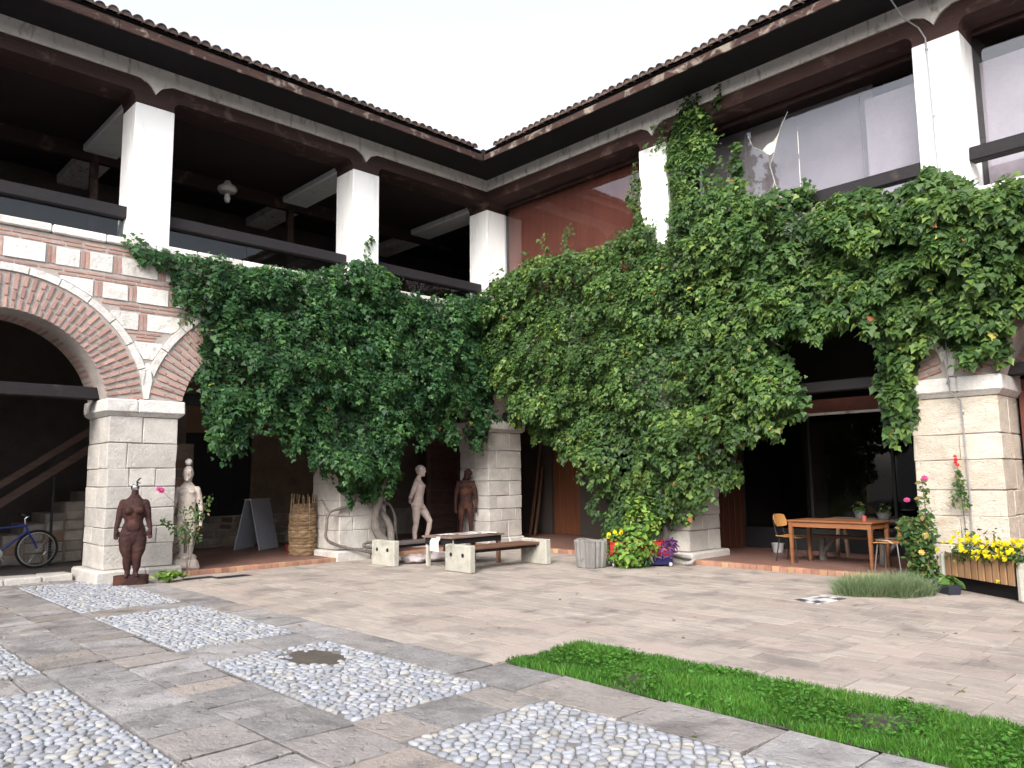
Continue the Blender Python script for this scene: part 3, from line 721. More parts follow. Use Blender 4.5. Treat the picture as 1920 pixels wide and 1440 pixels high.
m = MB(); m.bb((-1.05,1.06,4.951),(15.2,5.2,5.1)); m.build('vault_ceiling', MAT['dark'], right)
# tie beams across the arches
for A in LA[:3]: piece('tie_beam', MAT['railwood'], left, fl, A['c']-A['a']-.12, A['c']+A['a']+.12, -.62, -.38, 2.97, 3.17, .012, .004)
for A in RA: piece('tie_beam', MAT['railwood'], right, fr_, A['c']-A['a']-.1, A['c']+A['a']+.1, -.62, -.40, 2.97, 3.15, .012, .004)
m = MB(); m.tube([(7.30,-.0+.36,3.2),(7.30,.37,3.0),(7.31,.38,2.92)], .012, 6); m.build('rope_tie', MAT['bark'], right)
# ---- left ground floor back wall at x = -4.3: rubble base, dark boarded opening
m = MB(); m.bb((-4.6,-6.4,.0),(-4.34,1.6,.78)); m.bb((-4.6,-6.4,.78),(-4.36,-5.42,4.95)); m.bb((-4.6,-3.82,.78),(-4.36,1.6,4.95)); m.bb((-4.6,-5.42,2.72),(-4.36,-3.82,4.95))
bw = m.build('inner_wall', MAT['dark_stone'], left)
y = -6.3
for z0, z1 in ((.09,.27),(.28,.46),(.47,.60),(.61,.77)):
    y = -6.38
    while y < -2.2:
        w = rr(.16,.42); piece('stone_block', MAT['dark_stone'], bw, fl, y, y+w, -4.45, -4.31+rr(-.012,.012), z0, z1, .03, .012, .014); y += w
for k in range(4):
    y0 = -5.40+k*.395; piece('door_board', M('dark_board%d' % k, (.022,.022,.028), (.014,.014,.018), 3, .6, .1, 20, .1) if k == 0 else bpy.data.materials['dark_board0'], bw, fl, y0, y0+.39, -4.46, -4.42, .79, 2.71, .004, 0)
# louvred shutter near the corner
lou = empty_part('shutter', left); zz = .15
lm = M('shutter_slat', (.22,.14,.12), (.16,.10,.088), 4, .6, .1, 20, .12)
while zz < 2.75:
    m = MB(); m.box((0,0,0), (.02,.95,.062), .004, (0, .5, 0)); obj('slat', m.mesh('slat', lm), lou, None, (-3.2, 1.2, zz)); zz += .066
m = MB(); m.bb((-3.26,.66,.08),(-3.14,.72,2.8)); m.bb((-3.26,1.68,.08),(-3.14,1.74,2.8)); m.bb((-3.26,.66,2.8),(-3.14,1.74,2.9)); m.build('shutter_frame', lm, lou)
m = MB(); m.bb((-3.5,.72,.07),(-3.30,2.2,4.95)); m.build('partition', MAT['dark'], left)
# ---- stairs under the left arch
st = thing('stone_stairs', 'rough stone staircase rising to the right behind the left arch', 'stairs', (0,0,0))
for k in range(12):
    y0 = -9.75+k*.34; z1 = .22+k*.2
    m = MB(); m.bb((-4.55,y0,.06),(-3.42,y0+.36 if k < 11 else -5.6,z1),.02,.01); m.build('step', MAT['dark_stone'], st)
    y = y0
    for j in range(max(1, int((z1-.1)/.2))):
        piece('stone_block', MAT['dark_stone'], st, fl, y0+rr(0,.02), y0+.335, -3.5, -3.39+rr(-.012,.012), .07+j*.2, .07+j*.2+.19, .02, .01, .01)
rl_m = wood('stair_rail_wood', (.10,.06,.045), (.06,.036,.028), 1)
rail = thing('stair_railing', 'sloping brown wooden railing of the stone staircase', 'railing', (0,0,0))
d = Vector((0, 1.39, .99)); a0 = Vector((-3.0,-10.4,.45))
for nm, dz, h in (('top_rail', .30, .13), ('lower_rail', -.05, .15)):
    m = MB(); m.beam(a0+Vector((0,0,dz)), a0+d*2.9+Vector((0,0,dz)), .06, h, .008); m.build(nm, rl_m, rail)
for k in (.55, 1.45):
    p = a0+d*k; m = MB(); m.bb((p.x-.02,p.y-.02,.06),(p.x+.02,p.y+.02,p.z+.36)); m.build('post', MAT['black'], rail)
# ---- corner and first right bay: doors and leaning timbers
dw = wood('door_wood', (.17,.062,.028), (.11,.040,.020), 2)
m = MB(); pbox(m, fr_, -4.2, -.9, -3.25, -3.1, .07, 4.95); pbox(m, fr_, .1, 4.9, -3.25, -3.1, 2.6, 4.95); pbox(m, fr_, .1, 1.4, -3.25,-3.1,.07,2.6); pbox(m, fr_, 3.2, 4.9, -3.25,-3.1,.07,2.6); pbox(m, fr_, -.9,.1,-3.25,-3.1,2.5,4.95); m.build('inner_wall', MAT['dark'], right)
door = empty_part('door', right)
for k in range(4): piece('board', dw, door, fr_, -.86+k*.235, -.86+k*.235+.23, -3.2, -3.14, .08, 2.48, .006, .001)
# wood-panelled partition between pier and shop glass, and the shop front
pw = wood('panel_wood', (.085,.030,.018), (.055,.019,.013), 2, spec=.2)
part = empty_part('wood_partition', right)
for k in range(8): piece('board', pw, part, fl, 1.1+k*.235, 1.1+k*.235+.23, 4.9, 4.96, .08, 3.6, .006, .001)
m = MB(); pbox(m, fr_, 4.9, 4.99, -3.0,-2.9,.08,3.1); pbox(m, fr_, 6.45,6.5,-2.95,-2.9,.5,3.1); pbox(m, fr_, 8.05,8.1,-2.95,-2.9,.5,3.1); pbox(m, fr_, 5.0,9.6,-3.0,-2.88,.08,.5); pbox(m, fr_, 4.9,9.6,-3.0,-2.9,3.25,4.95)
m.build('shop_frame', MAT['black'], right)
m = MB(); pbox(m, fr_, 4.98, 9.55, -1.75, -1.6, 2.72, 2.96); m.build('lintel', M('red_lintel', (.14,.045,.032), (.09,.03,.024), 3, .7, .2, 14, .05), right)
m = MB(); pbox(m, fr_, 4.98, 9.55, -1.62, -1.58, 2.67, 2.715); m.build('lintel_trim', MAT['fascia'], right)
for a, b in ((5.0,6.44),(6.51,8.04),(8.11,9.6)): piece('glass_pane', MAT['glass_dark'], right, fr_, a, b, -2.93, -2.92, .51, 3.09, 0, 0)
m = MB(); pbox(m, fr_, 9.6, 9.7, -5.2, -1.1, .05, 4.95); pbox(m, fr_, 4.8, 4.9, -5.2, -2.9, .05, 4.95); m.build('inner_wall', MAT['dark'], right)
# third bay on the right: brown boarded front
bb_ = M('red_brown_boards', (.16,.05,.035), (.11,.036,.028), 3, .6, .1, 20, .08, stretch=(8,8,.6))
fp = empty_part('boarded_front', right)
for k in range(14): piece('board', bb_, fp, fr_, 10.64+k*.29, 10.64+k*.29+.285, -.98, -.92, .06, 2.95, .006, .001)
# a lamp bulb hanging in the left gallery
lamp = thing('hanging_lamp', 'white globe lamp hanging from the dark ceiling of the left gallery', 'lamp', (-2.3,-5.53,7.75))
opal = flat('opal_glass', (.5,.49,.46), .3)
m = MB(); m.lathe([(.03,.04),(.17,.08),(.21,.14),(.19,.2),(.08,.27),(.06,.33),(.02,.35)], 16); m.build('shade', opal, lamp, True)
m = MB(); m.lathe([(.005,-.16),(.05,-.14),(.07,-.05),(.04,.05)], 12); m.build('globe', opal, lamp, True)
m = MB(); m.tube([(0,0,.33),(0,0,.7)], .01, 6); m.build('rod', MAT['black'], lamp)
# lightning cable down the right-hand column and pier
cab = M('grey_cable', (.33,.34,.36), (.26,.27,.29), 5, .5, 0, 20, .02, metal=.4)
cb = thing('lightning_cable', 'thin grey cable running from the eaves down the right-hand column and pier', 'cable', (10.1,-.1,0))
m = MB(); pts = [(9.72,-1.02,8.85),(9.80,-.75,8.72),(9.86,-.3,8.5),(9.98,-.06,8.4),(10.06,-.04,8.2),(10.07,-.035,7.5),(10.08,-.04,6.6),(10.1,-.06,5.8),(10.0,-.06,4.),(10.02,-.05,3.6),(10.02,-.13,3.1),(10.04,-.13,2.74),(10.14,-.05,2.62),(10.15,-.05,2.3),(10.16,-.045,1.3),(10.14,-.045,.2)]
m.tube([Vector(p)-Vector((10.1,-.1,0)) for p in pts], .011, 6); m.build('cable', cab, cb, True)
m = MB()
for p in ((10.06,-.02,8.02),(10.08,-.02,6.95),(10.02,-.11,2.9),(10.15,-.03,2.45)): m.ell(Vector(p)-Vector((10.1,-.1,0)), (.025,.03,.02), 8, 6)
m.build('clamp', cab, cb, True)
# ---- the opposite wings that close the courtyard (behind the camera)
for nm, lab, lo, hi in (('far_wing', 'plain masonry wing on the open side of the courtyard, opposite the glazed wing', (-3,-34,0),(27,-28,8.6)), ('side_wing', 'plain masonry wing on the open side of the courtyard, opposite the arched left wing', (28,-34,0),(34,5,8.6))):
    w = thing(nm, lab, 'building'); m = MB(); m.bb(lo, (hi[0],hi[1],5.6)); m.build('wall', MAT['stone'], w)
    m = MB(); m.bb((lo[0]+.4,lo[1]+.4,5.6), (hi[0]-.4,hi[1]-.4,8.6)); m.build('upper_wall', MAT['plaster'], w)
    m = MB(); cx, cy = (lo[0]+hi[0])/2, (lo[1]+hi[1])/2
    b = [(lo[0]-.9,lo[1]-.9,8.6),(hi[0]+.9,lo[1]-.9,8.6),(hi[0]+.9,hi[1]+.9,8.6),(lo[0]-.9,hi[1]+.9,8.6)]
    r2 = [(lo[0]+3,cy,10.2),(hi[0]-3,cy,10.2)] if hi[0]-lo[0] > hi[1]-lo[1] else [(cx,lo[1]+3,10.2),(cx,hi[1]-3,10.2)]
    f = [(0,1,5,4),(1,2,5),(2,3,4,5),(3,0,4),(3,2,1,0)] if hi[0]-lo[0] > hi[1]-lo[1] else [(0,1,4),(1,2,5,4),(2,3,5),(3,0,4,5),(3,2,1,0)]
    m.add(b+r2, orient(b+r2, f)); m.build('roof', MAT['tile_roof'], w)
# ================================================================== ivy
LEAF_V = np.array([(0,.34,-.05),(0,-.02,.02),(-.30,-.10,.05),(-.52,.20,.0),(-.27,.44,.04),(0,1.,-.06),(.27,.44,.04),(.52,.20,.0),(.30,-.10,.05)])
LEAF_F = np.array([(0,1,2),(0,2,3),(0,3,4),(0,4,5),(0,5,6),(0,6,7),(0,7,8),(0,8,1)])
OVAL_V = np.array([(0,.45,-.05),(0,0,.0),(-.26,.22,.05),(-.30,.5,.05),(-.16,.8,.03),(0,1.,-.04),(.16,.8,.03),(.30,.5,.05),(.26,.22,.05)])
def frames(N, T):
    """rotation matrices from normals N and tip hints T (n,3)"""
    N = N/np.linalg.norm(N, axis=1, keepdims=True); Y = T-N*(T*N).sum(1, keepdims=True); Y /= np.linalg.norm(Y, axis=1, keepdims=True)+1e-9
    X = np.cross(Y, N); return np.stack([X, Y, N], 2)
def leaves_mesh(name, P, R, S, mat, rnd, V0=LEAF_V, F0=LEAF_F):
    k = len(V0); V = np.einsum('nij,kj->nki', R, V0)*S[:,None,None]+P[:,None,:]
    F = (F0[None]+(np.arange(len(P))*k)[:,None,None]).reshape(-1, 3)
    return big_mesh(name, V.reshape(-1, 3), F, mat, np.repeat(rnd, len(F0)), True)
def inside(poly, X, Y):
    c = np.zeros(len(X), bool); n = len(poly)
    for i in range(n):
        x1, y1 = poly[i]; x2, y2 = poly[(i+1) % n]
        if y1 == y2: continue
        c ^= ((y1 > Y) != (y2 > Y)) & (X < (x2-x1)*(Y-y1)/(y2-y1)+x1)
    return c
def edist(poly, X, Y):
    d = np.full(len(X), 1e9); n = len(poly)
    for i in range(n):
        a = np.array(poly[i]); b = np.array(poly[(i+1) % n]); ab = b-a; L = (ab**2).sum()+1e-12
        t = np.clip(((X-a[0])*ab[0]+(Y-a[1])*ab[1])/L, 0, 1); d = np.minimum(d, np.hypot(X-a[0]-t*ab[0], Y-a[1]-t*ab[1]))
    return d
def depth_field(S, Z, E, base, bulge, seed, lobes):
    out = np.zeros(len(S))
    for i, (s, z, e) in enumerate(zip(S, Z, E)):
        k = min(e/.45, 1.); k = math.sqrt(max(0, 1-(1-k)**2))
        vd = noise.voronoi((s*2.4+.35*noise.noise((s*3, z*3, 5)), z*2.0, seed))[0]
        vs = noise.voronoi((s*6.0, z*5.0, seed+9))[0]
        n1 = noise.noise((s*.9, z*.9, seed))+.5*noise.noise((s*2.1, z*1.7, seed+3))
        b = bulge
        for (ls, lz, rs, rz, amt) in lobes: b += amt*math.exp(-((s-ls)/rs)**2-((z-lz)/rz)**2)
        out[i] = base+k*(b*(.72+.7*n1)+.27*(1-min(vd[0]*1.5, 1.))+.07*(1-min(vs[0]*1.8, 1)))
    return out
def ivy_points(poly, dens, base, bulge, seed, lobes, ragged=.12):
    p = np.array(poly); lo, hi = p.min(0)-.1, p.max(0)+.1; n = int((hi-lo).prod()*dens)
    S = rng.uniform(lo[0], hi[0], n); Z = rng.uniform(lo[1], hi[1], n)
    ins = inside(poly, S, Z); E = edist(poly, S, Z)*np.where(ins, 1, -1)
    rag = np.array([noise.noise((s*3.1, z*3.1, seed+4)) for s, z in zip(S, Z)])*ragged+rng.normal(0, .025, n)
    ok = E+rag > .03; S, Z, E = S[ok], Z[ok], np.maximum(E[ok], .0)
    h = .05
    D = depth_field(S, Z, E, base, bulge, seed, lobes)
    Ds = depth_field(S+h, Z, E, base, bulge, seed, lobes); Dz = depth_field(S, Z+h, E, base, bulge, seed, lobes)
    return S, Z, D, (Ds-D)/h, (Dz-D)/h
def ivy(root, T, polys, mat, size, seed, lobes, dens=900, n_single=300, strands=(), flatset=()):
    P_, N_, W_ = [], [], []
    for j, poly in enumerate(polys):
        fl_ = j in flatset
        S, Z, D, gs, gz = ivy_points(poly, dens*(1.15 if fl_ else 1), .03, .05 if fl_ else .22, seed+j, () if fl_ else lobes, .06 if fl_ else .12)
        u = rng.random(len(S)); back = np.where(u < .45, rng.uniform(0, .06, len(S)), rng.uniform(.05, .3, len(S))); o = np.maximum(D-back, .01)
        n = np.stack([-gs*.6, np.ones(len(S))*.8, -gz*.6+.55], 1)
        P_.append(np.stack([S, o, Z], 1)); N_.append(n); W_.append(back)
    # drooping sprays: leaves arching out and down from many shoots
    for j, poly in enumerate(polys):
        fl_ = j in flatset
        S, Z, D, gs, gz = ivy_points(poly, 30 if not fl_ else 36, .03, .05 if fl_ else .22, seed+j, () if fl_ else lobes, .06 if fl_ else .12)
        for s_, z_, d_ in zip(S, Z, D):
            if noise.noise((s_*1.05, z_*1.5, seed+31.)) > .2: continue          # hollows where the inner growth shows
            n_ = int(rr(22,52)); L = rr(.16,.46)*(.6 if fl_ else 1); wd = rr(.05,.13); t = rng.random(n_)**.8; lat = rng.normal(0, 1, n_)*wd*(1-.5*t); tilt = rr(-.35,.35); push = rr(-.04,.30)*(0 if fl_ else 1)
            o_ = d_-.06+push+np.sin(t*2.4)*L*.36+rng.normal(0,.012,n_); P_.append(np.stack([s_+lat+tilt*L*t, np.maximum(o_,.02), z_+.06-L*t+rng.normal(0,.015,n_)], 1))
            N_.append(np.stack([lat/wd*.35, .55+.5*t, 1.05-.75*t], 1)); W_.append(np.full(n_, rr(-.22,.06))-.12*(t > .8))
    for pts, w, cnt in strands:
        pts = np.array(pts); t = rng.uniform(0, len(pts)-1.001, cnt); i = t.astype(int); f = (t-i)[:,None]
        q = pts[i]*(1-f)+pts[i+1]*f+rng.normal(0, 1, (cnt, 3))*np.array([w, w*.7, w*.6]); P_.append(q); N_.append(np.tile([0,.9,.5], (cnt, 1))); W_.append(np.zeros(cnt))
    P = np.concatenate(P_); keep = P[:,0] < -.03 if T is fl else P[:,0] > .03; Nk = keep
    P = P[keep]; Nn = np.concatenate(N_)[Nk]; back = np.concatenate(W_)[Nk]; n = len(P)
    Nn = Nn+rng.normal(0, .34, (n, 3)); tip = np.stack([rng.normal(0, .55, n), rng.normal(.25, .3, n), -np.ones(n)], 1)
    A = np.array([list(T(1,0,0)), list(T(0,1,0)), list(T(0,0,1))])          # rows: images of s, o, z
    W = P @ A; Rm = frames(Nn @ A, tip @ A)
    sz = (size if T is fl else size*np.interp(P[:,0], [5.5,9.0], [.86,1.2]))*np.clip(rng.normal(1, .3, n), .42, 1.8)
    clump = np.array([noise.noise((p[0]*1.7, p[2]*1.7, seed+2.)) for p in P])
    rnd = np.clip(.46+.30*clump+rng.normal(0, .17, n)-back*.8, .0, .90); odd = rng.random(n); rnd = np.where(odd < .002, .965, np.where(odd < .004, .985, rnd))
    # the leaves that show largest become single leaves
    d = np.linalg.norm(W-np.array([13.65,-12.36,1.6]), axis=1)/sz+np.where(back > .03, 1e3, 0)+rng.uniform(0, 25, n)
    order = np.argsort(d); one = order[:n_single]; rest = order[n_single:]
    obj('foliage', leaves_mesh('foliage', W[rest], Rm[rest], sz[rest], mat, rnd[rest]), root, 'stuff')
    lm = []
    for k in range(8):
        m = MB(); v = LEAF_V*np.array([rr(.9,1.1), rr(.9,1.1), rr(.6,1.6)]); m.add([tuple(q) for q in v], [tuple(int(i) for i in q) for q in LEAF_F], .2+.085*k); lm.append(m.mesh('leaf', mat, True, 180))
    for i in one:
        o = obj('leaf', random.choice(lm), root); mt = Matrix([list(r) for r in (Rm[i]*sz[i])]).to_4x4(); mt.translation = W[i]; o.matrix_local = mt
# clover
n = len(CL_XY); cl_o = obj('clover', leaves_mesh('clover', CL_XY, frames(np.tile([0,0,1.],(n,1))+rng.normal(0,.3,(n,3)), rng.normal(0,1,(n,3))+np.array([.01,0,0])), rng.uniform(.018,.038,n), MAT['grass'], np.clip(rng.normal(.55,.2,n),0,1), OVAL_V*np.array([1.3,1,1])), gr, 'stuff')
LP = [(-8.28,5.59),(-7.8,5.56),(-7.49,5.71),(-7.15,5.63),(-6.69,5.64),(-6.19,5.62),(-5.66,5.7),(-4.76,5.76),(-4.28,6.02),(-3.65,6.22),(-3.05,6.17),(-2.81,5.98),(-2.67,5.7),(-2.12,5.67),(-1.21,5.77),(-0.47,5.97),(.1,5.9),(0.6,5.32),(0.6,4.05),(-0.1,3.28),(-0.46,2.34),(-0.7,2.27),(-0.82,3.06),(-1.14,3.41),(-1.37,3.21),(-1.27,2.38),(-1.6,2.45),(-2.12,2.6),(-2.55,2.4),(-2.9,1.75),(-3.2,1.15),(-3.59,1.11),(-4.09,1.48),(-4.45,1.74),(-4.8,1.95),(-5.03,2.2),(-5.15,2.6),(-5.3,2.19),(-5.47,2.68),(-5.79,2.82),(-6.1,2.71),(-6.23,2.2),(-6.48,2.31),(-6.62,2.08),(-6.76,2.54),(-6.89,3.09),(-7.04,3.4),(-6.9,3.84),(-6.95,4.35),(-7.3,4.68),(-7.51,5.07),(-7.87,5.28)]
RP = [(-.5,5.9),(0.2,6.1),(0.46,6.28),(1.28,6.47),(1.97,6.57),(2.61,6.45),(3.07,6.4),(3.52,6.42),(4.22,6.51),(4.69,6.61),(5.06,6.16),(5.43,6.23),(5.69,6.75),(6.09,6.85),(6.43,6.72),(6.92,6.8),(7.17,6.48),(7.48,6.63),(7.76,6.45),(8.13,6.43),(8.3,6.16),(8.01,5.92),(8.64,6.02),(9.03,6.23),(9.38,5.94),(9.77,6.07),(9.96,6.18),(10.21,6.02),(10.47,5.84),(10.79,5.59),(10.99,5.69),(11.24,5.7),(12.29,5.87),(12.11,3.71),(11.11,4.0),(10.91,3.81),(10.81,3.35),(10.61,3.16),(10.27,3.03),(10.19,3.32),(9.89,3.57),(9.63,3.51),(9.52,2.42),(9.35,2.16),(9.13,2.29),(9.03,2.57),(9.1,2.93),(8.98,3.52),(8.84,3.91),(8.52,4.07),(8.46,3.82),(8.16,3.78),(7.93,3.74),(7.43,3.99),(7.77,3.32),(7.92,2.87),(7.81,2.53),(7.43,2.34),(6.94,2.12),(6.53,1.97),(6.59,1.51),(6.28,1.24),(5.97,1.52),(5.84,1.05),(5.32,0.65),(4.65,0.53),(3.89,0.6),(3.64,1.21),(3.45,1.85),(2.81,2.17),(1.88,2.34),(1.39,2.83),(0.88,3.47),(0.3,3.9),(-.5,4.2)]
S1 = [(5.3,6.45),(5.36,7.39),(5.37,8.15),(5.54,8.63),(6.0,8.75),(6.38,8.27),(6.43,7.68),(6.15,7.46),(5.98,7.1),(6.03,6.46)]
S2 = [(6.58,6.36),(6.68,7.05),(6.69,7.74),(6.82,7.57),(6.9,7.18),(6.89,6.4)]
S3 = [(4.34,6.13),(4.50,6.86),(4.25,7.17),(4.55,7.98),(4.66,7.51),(4.70,6.07)]
il = thing('ivy', 'dark green ivy curtain hanging over the left wing, from a trunk at its middle pier', 'ivy', (.1,-3.3,0))
off = Vector((.1,-3.3,0))
TL = lambda s, o, z: fl(s, o, z)
def strand(s, z0, z1, o, sway=.08):
    n = 6; return [(s+rr(-sway,sway), o+rr(-.04,.04), z0+(z1-z0)*i/(n-1)) for i in range(n)]
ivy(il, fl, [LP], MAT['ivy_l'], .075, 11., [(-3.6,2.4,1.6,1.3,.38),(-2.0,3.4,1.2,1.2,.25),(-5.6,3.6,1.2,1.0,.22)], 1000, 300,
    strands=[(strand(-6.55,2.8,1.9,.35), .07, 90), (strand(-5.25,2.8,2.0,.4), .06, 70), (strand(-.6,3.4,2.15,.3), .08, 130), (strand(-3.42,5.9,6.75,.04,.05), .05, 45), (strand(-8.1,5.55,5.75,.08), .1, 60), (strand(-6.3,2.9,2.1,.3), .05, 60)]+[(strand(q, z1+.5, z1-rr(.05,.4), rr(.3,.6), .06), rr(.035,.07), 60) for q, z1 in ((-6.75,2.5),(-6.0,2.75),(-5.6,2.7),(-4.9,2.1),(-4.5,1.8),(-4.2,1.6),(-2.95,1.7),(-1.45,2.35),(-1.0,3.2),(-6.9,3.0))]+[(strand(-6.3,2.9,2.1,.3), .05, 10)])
for o in il.children: o.matrix_parent_inverse = Matrix.Translation(-off)
ir = thing('ivy', 'huge mid-green ivy bush spreading over the right wing and climbing its columns', 'ivy', (4.7,-.3,0))
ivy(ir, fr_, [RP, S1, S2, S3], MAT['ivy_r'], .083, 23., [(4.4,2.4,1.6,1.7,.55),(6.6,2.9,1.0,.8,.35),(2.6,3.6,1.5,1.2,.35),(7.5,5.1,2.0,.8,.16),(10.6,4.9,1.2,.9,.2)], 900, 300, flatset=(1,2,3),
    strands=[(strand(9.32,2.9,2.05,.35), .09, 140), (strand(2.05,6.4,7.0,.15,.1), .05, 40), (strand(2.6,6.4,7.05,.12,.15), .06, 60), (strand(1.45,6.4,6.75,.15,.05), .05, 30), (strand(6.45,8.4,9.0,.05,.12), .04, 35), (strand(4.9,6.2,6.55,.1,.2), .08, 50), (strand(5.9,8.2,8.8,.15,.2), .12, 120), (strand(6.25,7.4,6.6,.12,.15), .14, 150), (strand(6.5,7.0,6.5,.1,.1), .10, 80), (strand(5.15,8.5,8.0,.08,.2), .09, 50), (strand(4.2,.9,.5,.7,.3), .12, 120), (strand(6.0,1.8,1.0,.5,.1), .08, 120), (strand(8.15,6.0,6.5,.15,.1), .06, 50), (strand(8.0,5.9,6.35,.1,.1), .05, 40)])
for o in ir.children: o.matrix_parent_inverse = Matrix.Translation(-Vector((4.7,-.3,0)))
# trunks
def trunk(root, off, lst):
    for pts, r0, r1 in lst:
        q = []
        P = [Vector(p)-off for p in pts]
        for i in range(len(P)-1):
            for k in range(4):
                a, b, c, d = P[max(i-1,0)], P[i], P[i+1], P[min(i+2,len(P)-1)]; t = k/4
                q.append(.5*((2*b)+(c-a)*t+(2*a-5*b+4*c-d)*t*t+(3*b-a-3*c+d)*t**3)+Vector((rr(-.006,.006), rr(-.006,.006), 0)))
        q.append(P[-1]); n = len(q); m = MB(); m.tube(q, [(r0+(r1-r0)*i/(n-1))*rr(.9,1.12) for i in range(n)], 9); m.build('stem', MAT['bark'], root, True, 180)
trunk(il, off, [
    ([(.32,-3.12,0),(.30,-3.15,.3),(.22,-3.28,.55),(.2,-3.3,.85),(.25,-3.2,1.3),(.2,-3.1,1.8)], .12, .06),
    ([(.30,-3.2,0),(.34,-3.02,.35),(.22,-3.0,.7),(.14,-3.2,1.0),(.2,-3.4,1.4)], .09, .05),
    ([(.25,-3.25,.05),(.26,-3.6,.18),(.12,-3.95,.26),(.04,-4.3,.42),(.03,-4.33,.7),(.04,-4.28,.95),(.05,-4.05,1.02),(.06,-3.75,1.1),(.08,-3.7,1.35)], .032, .024),
    ([(.03,-4.28,.95),(-.1,-4.3,1.1),(-.3,-4.25,1.2)], .02, .014),
    ([(.2,-3.1,.42),(.1,-2.9,.36),(.06,-2.75,.45),(.05,-2.72,.8),(.06,-2.85,1.05),(.12,-3.05,1.12)], .035, .028),
    ([(.22,-3.28,.2),(.18,-3.55,.26),(.14,-3.5,.32),(.2,-3.25,.34)], .03, .03),
    ([(.08,-2.72,.75),(.06,-2.68,.4),(.1,-2.7,.1)], .012, .012)])
trunk(ir, Vector((4.7,-.3,0)), [
    ([(4.7,-.25,0),(4.75,-.22,.6),(4.65,-.2,1.3),(4.8,-.2,2.2),(4.7,-.15,3.5)], .11, .05),
    ([(4.9,-.3,0),(5.1,-.2,.5),(5.0,-.2,1.2),(5.3,-.15,2.2)], .07, .035),
    ([(7.3,-.3,4.2),(7.4,-.42,3.95),(7.5,-.4,3.8),(7.62,-.38,3.72)], .014, .008)])
# ================================================================== statues
def sculpt(name, mb, mat, parent, voxel=.013, it=5):
    me = mb.mesh(name+'_base', mat); o = bpy.data.objects.new(name+'_tmp', me); COL.objects.link(o)
    r = o.modifiers.new('r', 'REMESH'); r.mode = 'VOXEL'; r.voxel_size = voxel; r.use_smooth_shade = True
    s = o.modifiers.new('s', 'SMOOTH'); s.iterations = it; s.factor = .5
    dg = bpy.context.evaluated_depsgraph_get(); dg.update()
    out = bpy.data.meshes.new_from_object(o.evaluated_get(dg)); bpy.data.objects.remove(o); out.name = name
    if not out.materials: out.materials.append(mat)
    nv = len(out.vertices); co = np.empty(nv*3, np.float32); nm = np.empty(nv*3, np.float32); out.vertices.foreach_get('co', co); out.vertices.foreach_get('normal', nm); co = co.reshape(-1, 3); nm = nm.reshape(-1, 3)
    d = np.array([.006*noise.noise(v*9)+.0045*noise.noise(v*26)+.002*noise.noise(v*60) for v in map(Vector, co.tolist())], np.float32); out.vertices.foreach_set('co', (co+nm*d[:,None]).ravel()); out.update()
    out.shade_smooth()
    return obj(name, out, parent)
def torso(m, secs, n=18, lean=(0,0)):
    z0 = secs[0][0]
    m.rings([[Vector((cx+lean[0]*(z-z0)+hx*math.cos(a), lean[1]*(z-z0)+hy*math.sin(a), z)) for a in [2*math.pi*k/n for k in range(n)]] for z, cx, hx, hy in secs])
def limb(m, pts, rad):
    m.tube(pts, rad, 12)
    for p, r in zip(pts, rad): m.ell(p, (r, r, r), 10, 7)
def foot(m, p, yaw=0.):
    c, s = math.cos(yaw), math.sin(yaw); p = Vector(p)
    m.ell(p+Vector((c*.055, s*.055, -.015)), (.12,.043,.035), 12, 7, (0,0,yaw)); m.ell(p+Vector((-c*.02, -s*.02, 0)), (.05,.04,.045), 10, 6)
def hand(m, p, d):
    p, d = Vector(p), Vector(d).normalized()
    m.ell(p+d*.05, (.028,.042,.055), 10, 7)
    for k in range(4):
        b = p+d*.085+Vector((.0,(k-1.5)*.019,0)); m.tube([b, b+d*.04+Vector((.006,0,0)), b+d*(.07+.008*(k in (1,2)))+Vector((.018,0,0))], [.010,.0095,.008], 7)
    m.tube([p+d*.03+Vector((.03,0,0)), p+d*.07+Vector((.055,0,0)), p+d*.095+Vector((.06,0,0))], [.013,.011,.009], 7)
def head(m, c, tilt=(0,0,0), hair=True, hs_=1.0):
    c = Vector(c); R = Euler(tilt).to_matrix()*hs_; q = lambda *p: c+R @ Vector(p); m0 = m; m = MB()
    m_ell = m.ell; m.ell = lambda c_, r_, *a: m_ell(c_, tuple(x*hs_ for x in r_), *a)
    m.ell(c, (.098,.080,.118), 16, 12, tilt); m.ell(q(.03,0,-.055), (.068,.062,.07), 14, 9, tilt)
    m.tube([q(.085,0,.03), q(.112,0,-.012), q(.10,0,-.022)], [.012,.018,.014], 7)
    m.ell(q(.088,0,-.058), (.014,.028,.007), 8, 6, tilt); m.ell(q(.09,0,-.072), (.014,.024,.008), 8, 6, tilt)
    m.ell(q(.092,0,-.1), (.02,.025,.02), 8, 6, tilt)
    for s in (-1, 1):
        m.ell(q(.082,s*.032,.022), (.012,.017,.009), 8, 6, tilt); m.ell(q(.085,s*.034,.042), (.014,.028,.008), 8, 6, tilt)
        m.ell(q(.0,s*(.083 if hair else .074),-.005), (.022,.01,.033), 8, 6, tilt)
    if hair:
        m.ell(q(-.012,0,.03), (.108,.092,.108), 14, 9, tilt)
        for k in range(9):
            a = -1.9+k*.475; m.ell(q(-.02+.085*math.cos(a), .082*math.sin(a), .075-.02*abs(a)), (.032,.03,.03), 8, 6, tilt)
    m0.add(m.v, m.f)
